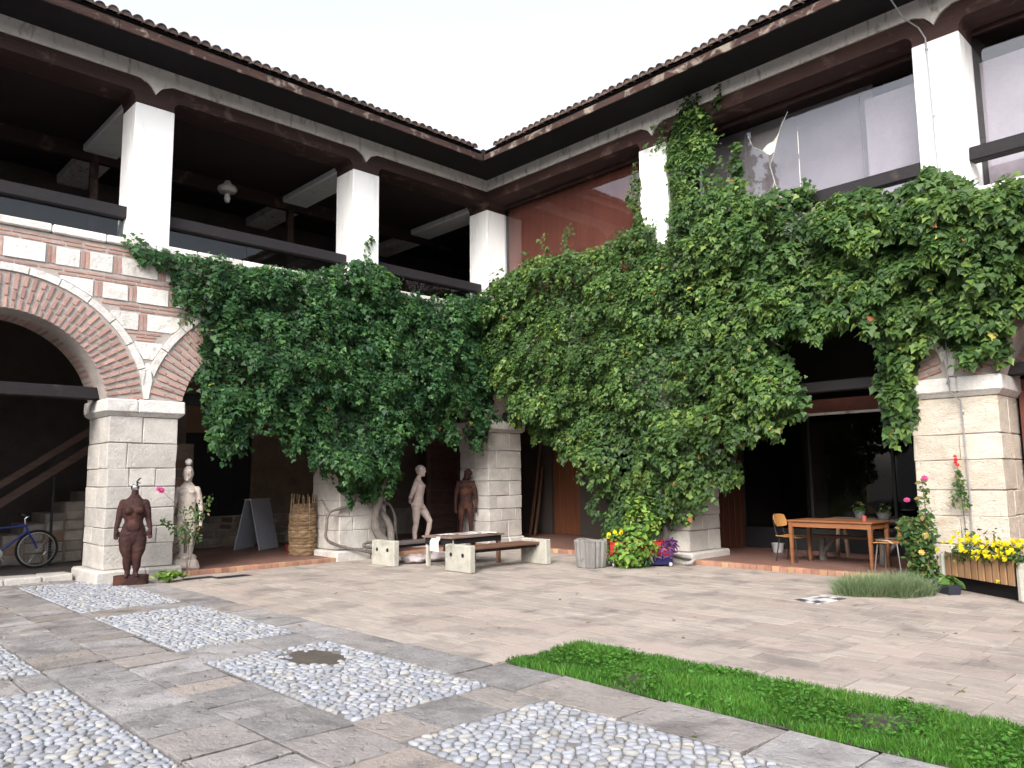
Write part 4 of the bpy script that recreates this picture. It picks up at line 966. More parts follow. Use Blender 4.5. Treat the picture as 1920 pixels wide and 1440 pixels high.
# rust woman without a head
st1 = thing('statue', 'headless rust-brown iron statue of a woman before the left stone pier', 'statue', (.52,-8.07,0), -.32)
m = MB(); m.rings([[Vector((.135*math.cos(a)*(1+.15*abs(math.sin(2*a))), .25*math.sin(a)*(1+.1*abs(math.sin(2*a))), z)) for a in [2*math.pi*k/20 for k in range(20)]] for z in (0,.01,.13,.145)]); m.build('base', MAT['rust'], st1, True, 35)
m = MB(); Z = .13
torso(m, [(.62,0,.085,.14),(.70,0,.12,.185),(.78,-.005,.135,.20),(.86,0,.12,.175),(.96,.01,.095,.135),(1.06,.01,.10,.14),(1.17,.01,.11,.155),(1.25,-.005,.10,.17),(1.30,-.01,.085,.155),(1.345,-.01,.065,.105),(1.40,0,.052,.056),(1.47,.005,.05,.052)])
for s in (-1, 1):
    m.ell((.10,s*.078,1.15), (.06,.068,.062), 12, 8)
    limb(m, [(0,s*.092,.70),(.01,s*.088,.54),(.02,s*.070,.42),(.0,s*.068,.30),(.005,s*.058,.20),(.0,s*.055,.155)], [.112,.098,.068,.062,.044,.040])
    foot(m, (.01,s*.058,.165), s*.15)
    limb(m, [(-.01,s*.155,1.265),(-.01,s*.195,1.14),(.0,s*.215,1.0),(.03,s*.245,.86)], [.066,.056,.046,.036]); hand(m, (.03,s*.235,.86), (.15,s*.05,-1))
m.ell((.10,0,.90), (.05,.11,.09), 12, 8)
sculpt('body', m, MAT['rust'], st1)
m = MB(); m.lathe([(.045,1.46),(.062,1.475),(.066,1.51),(.060,1.54),(.052,1.54),(.056,1.51),(.05,1.48)], 18); m.build('neck_ring', MAT['chrome'], st1, True)
m = MB(); m.tube([(0,0,1.47),(.01,.03,1.56),(0,.02,1.60),(-.01,.05,1.64),(0,.08,1.66)], [.012,.016,.012,.016,.007], 6); m.tube([(0,.02,1.60),(0,.075,1.57)], [.014,.005], 6); m.tube([(0,.03,1.53),(.0,-.04,1.56)], [.01,.006], 6); m.build('twig', MAT['black'], st1)
# stone figure with a ball on its head
st2 = thing('statue', 'pale stone statue carrying a ball on its head, right of the left pier', 'statue', (-.28,-6.93,.07), -.45)
m = MB(); m.box((0,0,.1), (.34,.42,.2), .05, (0,0,.2), .03); m.ell((.02,0,.2), (.17,.2,.08), 10, 6)
torso(m, [(.80,0,.085,.13),(.88,0,.11,.165),(.97,0,.105,.155),(1.08,.0,.095,.14),(1.20,.005,.10,.155),(1.32,.0,.105,.175),(1.40,-.01,.09,.16),(1.46,-.01,.065,.11),(1.51,0,.058,.065),(1.58,.01,.056,.058)])
for s in (-1, 1):
    m.ell((.085,s*.075,1.34), (.035,.065,.045), 10, 7)
    limb(m, [(0,s*.085,.85),(.015,s*.085,.68),(.03,s*.075,.52),(.0,s*.072,.38),(.0,s*.065,.24)], [.088,.078,.055,.052,.042]); foot(m, (.02,s*.07,.25))
    limb(m, [(-.01,s*.16,1.385),(-.005,s*.205,1.2),(.0,s*.23,1.06),(.03,s*.235,.90)], [.058,.048,.042,.033]); hand(m, (.03,s*.235,.90), (.1,0,-1))
head(m, (.02,0,1.665), hair=False, hs_=1.16)
sculpt('body', m, MAT['carved'], st2)
m = MB(); m.ell((.0,0,1.865), (.062,.062,.062), 16, 10); m.build('ball', MAT['stone_white'], st2, True, 180)
# pale man in profile, arms behind his back
st3 = thing('statue', 'pale pinkish nude male statue in profile behind the grey bench', 'statue', (-.62,-1.6,.07), math.radians(42))
st3.scale = (1.1,1.1,1.0); m = MB(); m.box((.02,0,.04), (.55,.4,.08), .02)
torso(m, [(.86,-.01,.10,.13),(.94,-.02,.125,.165),(1.03,-.01,.11,.15),(1.12,.0,.10,.14),(1.24,.01,.11,.155),(1.34,.015,.12,.175),(1.42,.0,.105,.175),(1.49,-.015,.075,.11),(1.53,-.01,.058,.062),(1.60,.02,.055,.055)])
for s in (-1, 1):
    m.ell((.095,s*.075,1.36), (.04,.07,.05), 10, 7); m.ell((-.075,s*.08,.93), (.07,.08,.085), 10, 7)
limb(m, [(-.02,-.085,.90),(-.03,-.09,.70),(-.03,-.085,.52),(-.06,-.085,.36),(-.06,-.08,.20),(-.06,-.08,.13)], [.098,.082,.058,.058,.042,.038]); foot(m, (-.06,-.08,.12))
limb(m, [(.02,.085,.90),(.12,.09,.74),(.22,.085,.56),(.20,.085,.40),(.14,.085,.20),(.13,.085,.13)], [.098,.085,.060,.056,.042,.038]); foot(m, (.13,.085,.12))
for s in (-1, 1):
    limb(m, [(-.02,s*.165,1.41),(-.08,s*.205,1.22),(-.12,s*.205,1.12),(-.17,s*.08,1.02)], [.06,.05,.044,.034]); hand(m, (-.17,s*.07,1.02), (-.1,-s*.9,-.35))
m.ell((.10,0,.86), (.03,.035,.04), 8, 6); head(m, (.045,0,1.70), (0,.12,-.15))
sculpt('body', m, M('pink_stone', (.60,.50,.45), (.50,.40,.355), 5, .85, .35, 40, .03, (.28,.21,.18), 4, .6, .74), st3)
# rust man against the corner pier
st4 = thing('statue', 'rust-brown statue of a standing man with tilted head against the corner pier', 'statue', (-.56,-.24,.07), math.radians(-50))
m = MB(); m.box((0,0,.03), (.3,.42,.06), .01)
torso(m, [(.80,0,.09,.13),(.88,0,.11,.16),(.98,0,.10,.15),(1.08,0,.10,.15),(1.22,.005,.11,.17),(1.34,.0,.115,.195),(1.42,-.01,.10,.19),(1.48,-.015,.07,.11),(1.53,.0,.055,.06),(1.57,.01,.05,.055)])
for s in (-1, 1):
    m.ell((.09,s*.08,1.33), (.04,.075,.05), 10, 7)
    limb(m, [(0,s*.095,.86),(.0,s*.11,.66),(.01,s*.11,.48),(-.02,s*.115,.33),(-.01,s*.12,.15)], [.09,.08,.055,.052,.04]); foot(m, (0,s*.12,.10), s*.2)
    limb(m, [(-.01,s*.175,1.40),(.0,s*.225,1.2),(.01,s*.245,1.05),(.04,s*.24,.86)], [.062,.052,.044,.034]); hand(m, (.04,s*.24,.86), (.1,0,-1))
head(m, (.05,.05,1.62), (-.35,.2,.3))
sculpt('body', m, MAT['rust'], st4)
# ================================================================== benches and low table
def bench(loc, rot, label, seat_mat, L=1.9):
    b = thing('bench', label, 'bench', loc, rot, 'concrete-ended benches in the courtyard')
    for s in (0, 1):
        y = 0.0 if s == 0 else L-.13
        m = MB(); v, f = cbox((.68,.13,.46), .014, .004); m.add(v, f); e = obj('end_block', m.mesh('end_block', MAT['concrete'], True, 30), b, None, (.34, y+.065, .23))
        for k in (.17, .49):
            m = MB(); m.tube([(k-.34,-.069 if s == 0 else .069,.06),(k-.34,-.05 if s == 0 else .05,.06)], .036, 14); m.build('bolt_hole', MAT['black'], e)
    for k in range(3):
        m = MB(); v, f = cbox((.155,L-.24,.045), .006, .002); m.add(v, f); obj('seat_board', m.mesh('seat_board', seat_mat), b, None, (.11+k*.165, L/2, .385+rr(-.004,.004)))
    m = MB(); m.bb((.1,.17,.31),(.16,L-.17,.36)); m.bb((.40,.17,.31),(.46,L-.17,.36)); m.build('seat_rail', MAT['railwood'], b)
    return b
bw1 = wood('grey_board', (.10,.085,.08), (.065,.055,.052), 1, .7); bw2 = wood('brown_board', (.16,.085,.055), (.10,.05,.035), 1, .6)
bench((1.04,-3.95,0), math.radians(2), 'concrete-ended bench with dark grey boards, nearest the ivy trunk', bw1)
bench((2.90,-3.68,0), math.radians(-1), 'concrete-ended bench with reddish brown boards in front of low table', bw2, 1.95)
lt = thing('low_table', 'low plank table between the two concrete benches', 'table', (2.35,-2.78,0), math.radians(3))
for k in range(4):
    m = MB(); v, f = cbox((.20,1.35,.035), .005, .002); m.add(v, f); obj('table_board', m.mesh('table_board', wood('table_board_wood', (.22,.15,.12), (.14,.095,.08), 1) if k == 0 else bpy.data.materials['table_board_wood']), lt, None, (-.315+k*.21, 0, .535))
for sx in (-.34,.34):
    for sy in (-.58,.58): m = MB(); m.bb((sx-.035,sy-.035,0),(sx+.035,sy+.035,.515),.005); m.build('leg', MAT['concrete'] if sy < 0 else bw2, lt)
m = MB(); m.bb((-.36,-.64,.40),(.36,-.60,.51)); m.bb((-.36,.60,.40),(.36,.64,.51)); m.bb((.35,-.6,.42),(.38,.6,.51)); m.bb((-.38,-.6,.42),(-.35,.6,.51)); m.build('apron', MAT['railwood'], lt)
pt = NT('printed_paper'); cell = pt.n('TexVoronoi'); pt.set(cell.inputs['Vector'], pt.pos((1,2.2,1), (0,0,.5))); cell.inputs['Scale'].default_value = 11
pb = pt.n('BsdfPrincipled'); pt.set(pb.inputs['Base Color'], pt.mix(pt.maprange(cell.outputs['Distance'], .22, .3), (.06,.06,.07,1), (.62,.60,.58,1))); pt.set(pt.out.inputs['Surface'], pb)
plain = flat('white_sheet', (.66,.65,.62))
for k, (x, y, a, mt, lab) in enumerate(((-.12,-.30,.1,pt.m,'printed sheet at the near end of the low table'),(.15,.02,-.25,pt.m,'printed sheet at the middle of the low table'),(-.08,.33,.4,pt.m,'printed sheet at the far end of the low table'),(.2,.45,.9,plain,'blank white sheet at the far end of low table'))):
    m = MB(); P = []; n = 5
    for i in range(n+1):
        for j in range(n+1): P.append(((i/n-.5)*.30, (j/n-.5)*.40, .004*math.sin(i*1.7+k)*math.cos(j*1.3)+.006))
    m.add(P, [(i*(n+1)+j, (i+1)*(n+1)+j, (i+1)*(n+1)+j+1, i*(n+1)+j+1) for i in range(n) for j in range(n)])
    o = obj('paper_sheet', m.mesh('paper_sheet', mt), None, None, (2.35+x, -2.78+y, .556+.002*k), (0,0,a)); tag(o, lab, 'paper', 'sheets on the low table')
m = MB(); P = []
for i in range(7):
    t = i/6; P += [(-.13, (.03 if t < .2 else -.0)-.02*math.sin(t*2), -t*.26), (.13, (.03 if t < .2 else 0)-.02*math.sin(t*2.4+.4), -t*.27)]
m.add(P, [(2*i,2*i+1,2*i+3,2*i+2) for i in range(6)]); o = m.build('hanging_sheet', plain, None, True, 180); o.location = (2.36,-3.475,.55); tag(o, 'white crumpled sheet hanging over the near edge of the low table', 'paper')
# pale bags lying under the grey bench
bagm = M('plastic_bag', (.42,.37,.36), (.30,.26,.26), 5, .5, .6, 14, .05)
for k, (x, y, sx, sy, lab) in enumerate(((1.45,-3.25,.26,.24,'crumpled pale bag under the grey bench, nearer its end block'),(1.5,-2.72,.24,.28,'crumpled pale bag under the grey bench, nearer the low table'))):
    m = MB(); n = 28; rings = []
    for i in range(15):
        t = -math.pi/2+math.pi*i/14; g = []
        for j in range(n):
            a = 2*math.pi*j/n; q = Vector((math.cos(a)*math.cos(t), math.sin(a)*math.cos(t), math.sin(t))); d = 1+.35*noise.noise(q*2.2+Vector((k*9,0,0)))+.22*noise.noise(q*5.5+Vector((k*5,3,0)))
            g.append(Vector((q.x*sx*d, q.y*sy*d, max(.10*q.z*d+.07, .004))))
        rings.append(g)
    m.rings(rings); o = m.build('bag', bagm, None, True, 180); o.location = (x, y, 0); tag(o, lab, 'bag', 'bags under the bench')
# ================================================================== basket, board, box under the left arches
bk = thing('wicker_basket', 'tall woven willow basket with stakes standing up from its rim', 'basket', (-.98,-4.28,.074))
wil = M('willow', (.24,.16,.09), (.15,.095,.055), 14, .8, .5, 30, .25, c3=(.30,.21,.12))
def weave(phase, n=56):
    m = MB(); pts = []
    for i in range(n+1):
        a = 2*math.pi*i/n; r = 1+.045*math.sin(a*7+phase); pts.append((r*math.cos(a), r*math.sin(a), .010*math.sin(a*3+phase*2)+rr(-.006,.006)))
    m.tube(pts, .055, 5, False); return m.mesh('withy', wil)
WV = [weave(k*math.pi/2) for k in range(4)]; z = .02; k = 0
while z < 1.03:
    r = .245+.035*math.sin(z*2.6+.2)-.02*z; obj('withy', WV[k % 4], bk, None, (0,0,z), (rr(-.03,.03), rr(-.03,.03), rr(0,6.28)), (r, r, .30)); z += .0245; k += 1
for i in range(14):
    a = 2*math.pi*i/14; m = MB(); m.tube([(.25*math.cos(a),.25*math.sin(a),.0),(.27*math.cos(a),.27*math.sin(a),.5),(.25*math.cos(a),.25*math.sin(a),1.0),(.245*math.cos(a)+rr(-.02,.02),.245*math.sin(a)+rr(-.02,.02),1.15+rr(0,.11))], .011, 6); m.build('stake', wil, bk, True)
bd = thing('display_board', 'grey-blue folding display board standing behind the basket', 'board', (-3.1,-4.25,.074), math.radians(35))
gp = flat('grey_panel', (.42,.44,.50), .6)
m = MB(); m.box((.18,0,.56), (.025,.85,1.14), .004, (0,-.22,0)); m.build('front_panel', gp, bd)
m = MB(); m.box((-.18,0,.56), (.025,.85,1.14), .004, (0,.22,0)); m.build('rear_panel', gp, bd)
m = MB(); m.bb((-.08,-.43,1.09),(.08,.43,1.12)); m.build('hinge_strip', flat('pale_trim', (.45,.45,.44)), bd)
m = MB(); m.bb((-.2,-.15,0),(.2,.15,.16),.01); o = m.build('red_box', flat('dark_red', (.16,.022,.02)), None); o.location = (-1.9,-3.9,.075); o.rotation_euler = (0,0,.4); tag(o, 'low dark red box on the tiled floor behind the basket', 'box')
# ================================================================== planters and plants
def leafcloud(name, parent, mat, pts, normals, size, var=.3, V0=OVAL_V, rn=None, spread=.5, tipdown=.4):
    P = np.array(pts); n = len(P); N_ = np.array(normals)+rng.normal(0, spread, (n, 3)); T_ = np.stack([rng.normal(0,.6,n), rng.normal(0,.6,n), -tipdown*np.ones(n)], 1)+N_*.3
    S = size*np.clip(rng.normal(1, var, n), .4, 1.8)
    return obj(name, leaves_mesh(name, P, frames(N_, T_), S, mat, rng.random(n) if rn is None else rn, V0), parent, 'stuff')
def blob(n, c, r, low=.35):
    d = rng.normal(0, 1, (n, 3)); d /= np.linalg.norm(d, axis=1, keepdims=True); k = rng.uniform(low, 1, n)**.6
    nz = np.array([1+.3*noise.noise(Vector(q)*2.3+Vector(c)) for q in d])
    return np.array(c)+d*np.array(r)*(k*nz)[:,None], d+np.array([0,0,.6])
# fluted concrete planter
pl = thing('concrete_planter', 'grey fluted concrete planter beside the red flower box', 'planter', (4.47,-1.62,0), .3)
m = MB(); n = 48; rings = []
for z, r in ((0,.235),(.02,.25),(.25,.27),(.46,.285),(.48,.28)):
    rings.append([Vector(((r+(.012 if k % 3 else -.016))*math.cos(a)*(1+.03*math.cos(6*a)), (r+(.012 if k % 3 else -.016))*math.sin(a)*(1+.03*math.cos(6*a)), z+(.018*math.sin(a*3) if z > .4 else 0))) for k, a in enumerate([2*math.pi*i/n for i in range(n)])])
for z, r in ((.47,.235),(.38,.23)): rings.append([Vector((r*math.cos(a), r*math.sin(a), z+(.018*math.sin(a*3) if z > .4 else 0))) for a in [2*math.pi*i/n for i in range(n)]])
m.rings(rings); m.build('pot', M('old_concrete', (.26,.25,.235), (.17,.165,.16), 5, .95, .6, 30, .03, (.11,.11,.10), 3, .5, .66, (1,1,.35)), pl)
m = MB(); m.lathe([(.0,.385),(.229,.39)], 20, caps=False); m.build('soil', MAT['soil'], pl)
# red and blue flower crate
cr = thing('flower_crate', 'red and dark blue plastic flower crate by the ivy foot', 'crate', (5.0,-.86,0), math.radians(44))
red, blu, wht = flat('red_plastic', (.42,.025,.025), .45), flat('blue_plastic', (.022,.022,.11), .45), flat('white_plastic', (.6,.6,.6), .5)
m = MB()
for (a, b) in (((-.56,-.2,.20),(.56,-.17,.43)),((-.56,.17,.20),(.56,.2,.43)),((-.56,-.17,.20),(-.53,.17,.43)),((.53,-.17,.20),(.56,.17,.43))): m.bb(a, b, .006)
m.build('upper_tray', red, cr)
m = MB(); m.bb((-.54,-.185,.03),(.54,.185,.20),.01); m.build('lower_tray', blu, cr)
m = MB(); m.bb((-.53,-.17,.30),(.53,.17,.36)); m.build('soil', MAT['soil'], cr)
for x in (-.5,.5):
    m = MB(); m.ell((x,-.19,.04), (.035,.035,.04), 10, 7); m.build('foot', wht, cr, True)
sh = thing('leafy_shrub', 'bright green leafy shrub spilling over the red flower crate', 'shrub', (5.02,-1.05,.3))
p1, n1 = blob(620, (.02,-.06,.06), (.42,.40,.42)); p2, n2 = blob(420, (.10,.10,.52), (.36,.32,.42)); p3, n3 = blob(320, (-.02,-.22,-.1), (.40,.30,.22)); p1[:,2] = np.maximum(p1[:,2], -.27); p3[:,2] = np.maximum(p3[:,2], -.28)
leafcloud('foliage', sh, MAT['green'], np.concatenate([p1,p2,p3]), np.concatenate([n1,n2,n3]), .088)
m = MB()
for k in range(12):
    a = k*.52; m.tube([(0,0,0),(.12*math.cos(a),.12*math.sin(a),.2),(.22*math.cos(a),.22*math.sin(a),.3+.3*rr(0,1))], [.009,.007,.003], 5)
m.build('stem', MAT['bark'], sh)
def flower_mesh(name, mat, r=.04, petals=12, layers=3, cup=.5):
    m = MB()
    for l in range(layers):
        R = r*(1-.26*l); z = .010*l
        for k in range(petals):
            a = 2*math.pi*(k+.5*l)/petals; c, s = math.cos(a), math.sin(a); w = R*2.4/petals
            q = [(0,0,z),(R*.6*c-w*s, R*.6*s+w*c, z+R*cup*.25),(R*c, R*s, z+R*cup*(.3+.2*l)),(R*.6*c+w*s, R*.6*s-w*c, z+R*cup*.25)]
            m.add(q, [(0,3,2,1)])
    m.ell((0,0,.012*layers), (r*.28,r*.28,r*.2), 8, 5); return m.mesh(name, mat)
yel = flat('yellow_petal', (.80,.68,.02), .6); pnk = flat('pink_petal', (.46,.06,.19), .6); redp = flat('red_petal', (.55,.03,.03), .6); pyel = flat('apricot_petal', (.75,.55,.16), .6)
FY = [flower_mesh('flower', yel, .042, 12, 3, c) for c in (.3,.6)]; FP = flower_mesh('flower', pnk, .055, 8, 3, .9); FR = flower_mesh('flower', redp, .03, 7, 2, .9); FA = flower_mesh('flower', pyel, .05, 8, 3, .8)
def put_flowers(parent, me, pts, face=(.5,-.6,.6), s=(.8,1.15), spread=.45):
    for p in pts:
        d = (Vector(face)+Vector((rr(-spread,spread), rr(-spread,spread), rr(-spread,spread)))).normalized()
        o = obj('flower', me if not isinstance(me, list) else random.choice(me), parent, None, p, d.to_track_quat('Z', 'Y').to_euler()); k = rr(*s); o.scale = (k, k, k)
mg = thing('marigold', 'yellow marigolds at the left end of the red flower crate', 'flowers', (4.72,-1.12,.36))
p, n = blob(160, (0,0,.05), (.2,.2,.16)); leafcloud('foliage', mg, MAT['rose_leaf'], p, n, .055)
put_flowers(mg, FY, [(-.16,-.1,.15),(-.1,-.16,.2),(-.05,-.05,.24),(.02,-.1,.2),(.1,-.06,.22),(-.2,-.14,.02),(.1,-.2,.04),(.02,.05,.26),(-.12,.02,.22)])
pu = thing('purple_plant', 'trailing purple-leaved plant at the right end of the red crate', 'plant', (5.42,-.62,.35))
P_, N_ = [], []
for k in range(16):
    a = rr(-2.6,.6); L = rr(.2,.48); 
    for t in np.linspace(.1, 1, 9): P_.append((math.cos(a)*L*t*.55, math.sin(a)*L*t*.55, .18*math.sin(t*2.2)-t*t*L*.65)); N_.append((math.cos(a), math.sin(a), .5))
leafcloud('foliage', pu, leafmat('purple_leaf', [(0,(.05,.012,.07)),(.6,(.11,.03,.14)),(1,(.2,.09,.22))]), P_, N_, .11, .3, OVAL_V*np.array([.5,1,1]))
pp = thing('bent_pipe', 'grey bent drain pipe on the floor by the ivy foot', 'pipe', (5.6,-.2,0)); m = MB()
m.tube([(-.45,.1,.13),(-.1,.02,.13),(.06,-.02,.12),(.12,-.08,.09),(.1,-.15,.05),(.02,-.2,.04)], .035, 10); m.build('pipe', flat('pipe_grey', (.30,.29,.28)), pp, True, 180)
# slatted planter with yellow chrysanthemums
A_, B_ = Vector((9.80,-.42,0)), Vector((10.90,-1.16,0)); dd = (B_-A_); LW = dd.length; rz = math.atan2(dd.y, dd.x)
wp = thing('slatted_planter', 'wooden slatted planter box with concrete ends under the right pier', 'planter', A_, rz)
m = MB(); v, f = cbox((.10,.24,.49), .03, .004); m.add(v, f); em = m.mesh('end_block', MAT['concrete'], True, 30)
for x in (.05, LW+.05): obj('end_block', em, wp, None, (x,.12,.245))
sw = wood('slat_wood', (.36,.215,.115), (.25,.14,.075), 2, .6, .12)
m = MB(); v, f = cbox((.096,.025,.305), .005, .001); m.add(v, f); sm = m.mesh('slat', sw)
ns = int((LW-.12)/.111)
for k in range(ns): obj('slat', sm, wp, None, (.165+k*(LW-.12)/ns, .022, .345), (0,0,0))
m = MB(); m.bb((.10,.04,.19),(LW,.055,.50)); m.bb((.10,.2,.19),(LW,.22,.5)); m.bb((.10,.055,.19),(LW,.2,.21)); m.build('trough', MAT['black'], wp)
m = MB(); m.bb((.10,.056,.44),(LW,.199,.46)); m.build('soil', MAT['soil'], wp)
m = MB(); m.bb((.10,.15,.0),(LW,.18,.19)); m.build('back_board', MAT['railwood'], wp)
ch = thing('chrysanthemums', 'mass of bright yellow chrysanthemums in the slatted planter', 'flowers', A_+Vector((0,0,.47)), rz)
P_, N_ = [], []
for k in range(13):
    p, n = blob(60, (.35+k*.085+rr(-.03,.03), .08+rr(-.05,.05), .06+rr(-.02,.05)), (.12,.16,.13)); P_.append(p); N_.append(n)
leafcloud('foliage', ch, MAT['rose_leaf'], np.concatenate(P_), np.concatenate(N_), .05)
fp_ = []
while len(fp_) < 74:
    q = (rr(.26,1.42), rr(-.12,.18), 0); q = (q[0], q[1], .05+.14*rr(.3,1.2)+ (.06 if q[1] > .02 else -.05)+.05*math.sin(q[0]*5))
    if all((Vector(q)-Vector(w)).length > .048 for w in fp_): fp_.append(q)
fp_ += [(.12,-.08,.06),(1.15,-.08,-.24)]
put_flowers(ch, FY, fp_, (-.1,-.8,.55), (.8,1.15), .35)
P_, N_ = [], []
for k in range(5):
    p, n = blob(8, (.45+.12*k, .14, .3+.03*math.sin(k*2)), (.07,.05,.1)); P_.append(p); N_.append(n)
leafcloud('tall_leaves', ch, MAT['rose_leaf'], np.concatenate(P_), np.concatenate(N_), .05)
# rose bush against the pier
rb = thing('rose_bush', 'tall rose bush with pink blooms at the left edge of the right pier', 'rose bush', (9.62,-.44,0))
P_, N_, m = [], [], MB()
for k in range(14):
    a = rr(0,6.28); top = Vector((rr(-.26,.12), rr(-.22,.1), rr(.5,1.05))) if k else Vector((.06,.0,1.47))
    pts = [Vector((rr(-.06,.06), rr(-.06,.06), 0)), top*.5+Vector((rr(-.08,.08), rr(-.08,.08), 0)), top]; m.tube(pts, [.012,.009,.004], 6)
    for t in np.linspace(.12, 1, 30):
        c = (pts[0]*(1-t)**2+pts[1]*2*t*(1-t)+pts[2]*t*t); w = .14*(1-.55*t)
        for q in range(4): P_.append(c+Vector((rr(-w,w), rr(-w,w), rr(-w,w)*.7))); N_.append((rr(-.3,.5), -.6, .6))
m.build('stem', MAT['bark'], rb, True); leafcloud('foliage', rb, MAT['rose_leaf'], P_, N_, .072)
put_flowers(rb, FP, [(.08,.03,1.51),(.04,-.05,.83),(-.2,.1,1.2)], (.4,-.8,.3), (.8,1.1)); put_flowers(rb, FA, [(-.2,-.02,.66),(.08,-.12,.75),(.05,-.2,.5)], (.4,-.8,.3), (.8,1.1))
cl = thing('climbing_plant', 'thin climbing plant with a red flower spike on the right pier', 'plant', (10.06,-.05,0)); P_, N_ = [], []
m = MB(); m.tube([(0,0,.3),(.02,-.03,.9),(0,-.04,1.4),(-.02,-.03,1.78)], [.009,.007,.006,.003], 6); m.build('stem', MAT['bark'], cl)
for k in range(130):
    z = rr(1.08,1.62); w = .13*(1-abs(z-1.22)/.42) if z < 1.6 else .02; w = max(w, .025); P_.append((rr(-w,w), -.05-rr(0,.06), z)); N_.append((0,-.8,.5))
leafcloud('foliage', cl, MAT['rose_leaf'], P_, N_, .055); put_flowers(cl, FR, [(-.03,-.06,1.74),(-.02,-.07,1.78),(-.03,-.06,1.82),(-.01,-.06,1.70)], (.3,-.9,.2))
# sedge clump, trough, mosaic slab, drain covers
sg = thing('sedge_clump', 'grey-green clump of fine sedge growing in the paving by the step', 'grass clump', (9.45,-1.55,0))
N = 4600; a = rng.uniform(0, 6.28, N); r = np.sqrt(rng.random(N)); cx, cy = (r*np.cos(a))*.26, (r*np.sin(a))*.26; which = rng.integers(0, 9, N); ctr = np.stack([np.linspace(-.26,.26,9), np.linspace(-.26,.25,9)], 1)+rng.normal(0,.05,(9,2))
x, y = ctr[which,0]+cx, ctr[which,1]+cy; h = rng.uniform(.2,.42,N)*(1-.3*r); ld = np.arctan2(cy, cx)+rng.normal(0,1.1,N)
V, F = blades(x, y, 0., h, rng.uniform(0,6.28,N), rng.uniform(.06,.24,N)*(.4+r), ld, rng.uniform(.0025,.0055,N)); obj('blades', big_mesh('blades', V, F, MAT['sedge'], np.repeat(rng.random(N), 3)), sg, 'stuff')
tb = thing('plant_trough', 'small dark plastic trough in front of the slatted planter', 'trough', (9.98,-.84,0), math.radians(-40))
m = MB(); rings = [[Vector((sx*w, sy*d, z)) for sx, sy in ((-1,-1),(1,-1),(1,1),(-1,1))] for z, w, d in ((0,.23,.075),(.13,.26,.095),(.13,.245,.08),(.1,.24,.076))]; m.rings(rings); m.build('trough', flat('dark_blue_plastic', (.03,.035,.05), .4), tb)
p, n = blob(60, (.03,.02,.17), (.17,.1,.07)); leafcloud('foliage', tb, MAT['green'], p, n, .09)
mt_ = NT('mosaic'); vo = mt_.n('TexVoronoi'); mt_.set(vo.inputs['Vector'], mt_.pos()); vo.inputs['Scale'].default_value = 7.; mb_ = mt_.n('BsdfPrincipled'); mt_.set(mb_.inputs['Base Color'], mt_.ramp(mt_.noise(mt_.pos(), 3.2, 2), [(.38,(.05,.06,.08)),(.44,(.10,.11,.13)),(.50,(.62,.61,.60)),(.58,(.66,.62,.60)),(.62,(.45,.22,.17)),(.7,(.08,.08,.09))])); mb_.inputs['Roughness'].default_value = .4; mt_.set(mt_.out.inputs['Surface'], mb_)
m = MB(); v = [(8.81,-2.72,.006),(9.18,-2.86,.006),(9.26,-2.22,.006),(8.9,-2.14,.006)]; c = Vector((9.04,-2.48,0)); m.prism([Vector(q)-c-Vector((0,0,.02)) for q in v], (0,0,0), (0,0,.022)); o = m.build('mosaic_slab', mt_.m, None); o.location = c; tag(o, 'flat black and white picture slab lying on the pale paving', 'slab')
for k, (x, y, w, l, lab) in enumerate(((.80,-6.55,.26,.60,'dark iron drain cover in the paving, farther from the left pier'),(.56,-7.02,.24,.52,'dark iron drain cover in the paving, close to the left pier'))):
    dc = thing('drain_cover', lab, 'drain cover', (x, y, 0), 0, 'drain covers by the left pier')
    m = MB(); m.bb((-w/2,-l/2,-.02),(w/2,l/2,.004)); m.build('frame', flat('drain_iron%d' % k, (.06,.06,.065), .6), dc)
    for q in range(9): m = MB(); m.bb((-w/2+.02,-l/2+.03+q*(l-.06)/9,.004),(w/2-.02,-l/2+.03+(q+.55)*(l-.06)/9,.010)); m.build('bar', MAT['black'], dc)
# plants by the left pier
gc = thing('weed_clump', 'low bright green weed clump at the foot of the left pier', 'plant', (.66,-7.55,0)); P_, N_ = [], []
for k in range(46):
    a = rr(0,6.28); L = rr(.08,.30)
    for t in (.35,.6,.85,1.): P_.append((math.cos(a)*L*t*.8, math.sin(a)*L*t, .02+.16*math.sin(t*2.2)*rr(.4,1.))); N_.append((.2,0,1))
leafcloud('foliage', gc, MAT['green'], P_, N_, .085, .25, OVAL_V*np.array([.7,1,1]))
rs = thing('thin_rose', 'thin rose with one pink bloom between the two left statues', 'rose bush', (.25,-7.1,0)); P_, N_, m = [], [], MB()
for pts in ([(0,0,0),(0,.02,.6),(0,-.1,1.1),(.1,-.5,1.45)], [(0,0,0),(0,.1,.5),(.02,.18,.95),(0,.35,1.35)], [(0,0,0),(.05,-.05,.5),(.05,.05,.95),(.05,.08,1.2)], [(0,0,.5),(.03,-.2,.8),(.05,-.45,.97)]):
    m.tube(pts, [.007,.006,.005,.003][:len(pts)], 5)
    for i in range(len(pts)-1):
        for t in np.linspace(.1,1,9):
            c = Vector(pts[i]).lerp(Vector(pts[i+1]), t)
            if .55 < c.z < 1.4 and not (c.y < -.12 and c.z > 1.15): P_ += [c+Vector((rr(-.06,.06), rr(-.06,.06), rr(-.05,.05))) for _ in range(4)]; N_ += [(.7,-.3,.5)]*4
m.build('stem', MAT['bark'], rs, True); leafcloud('foliage', rs, MAT['rose_leaf'], P_, N_, .058); put_flowers(rs, FP, [(.10,-.54,1.47),(.11,-.50,1.45)], (.8,-.3,.4), (.9,1.1), .2)
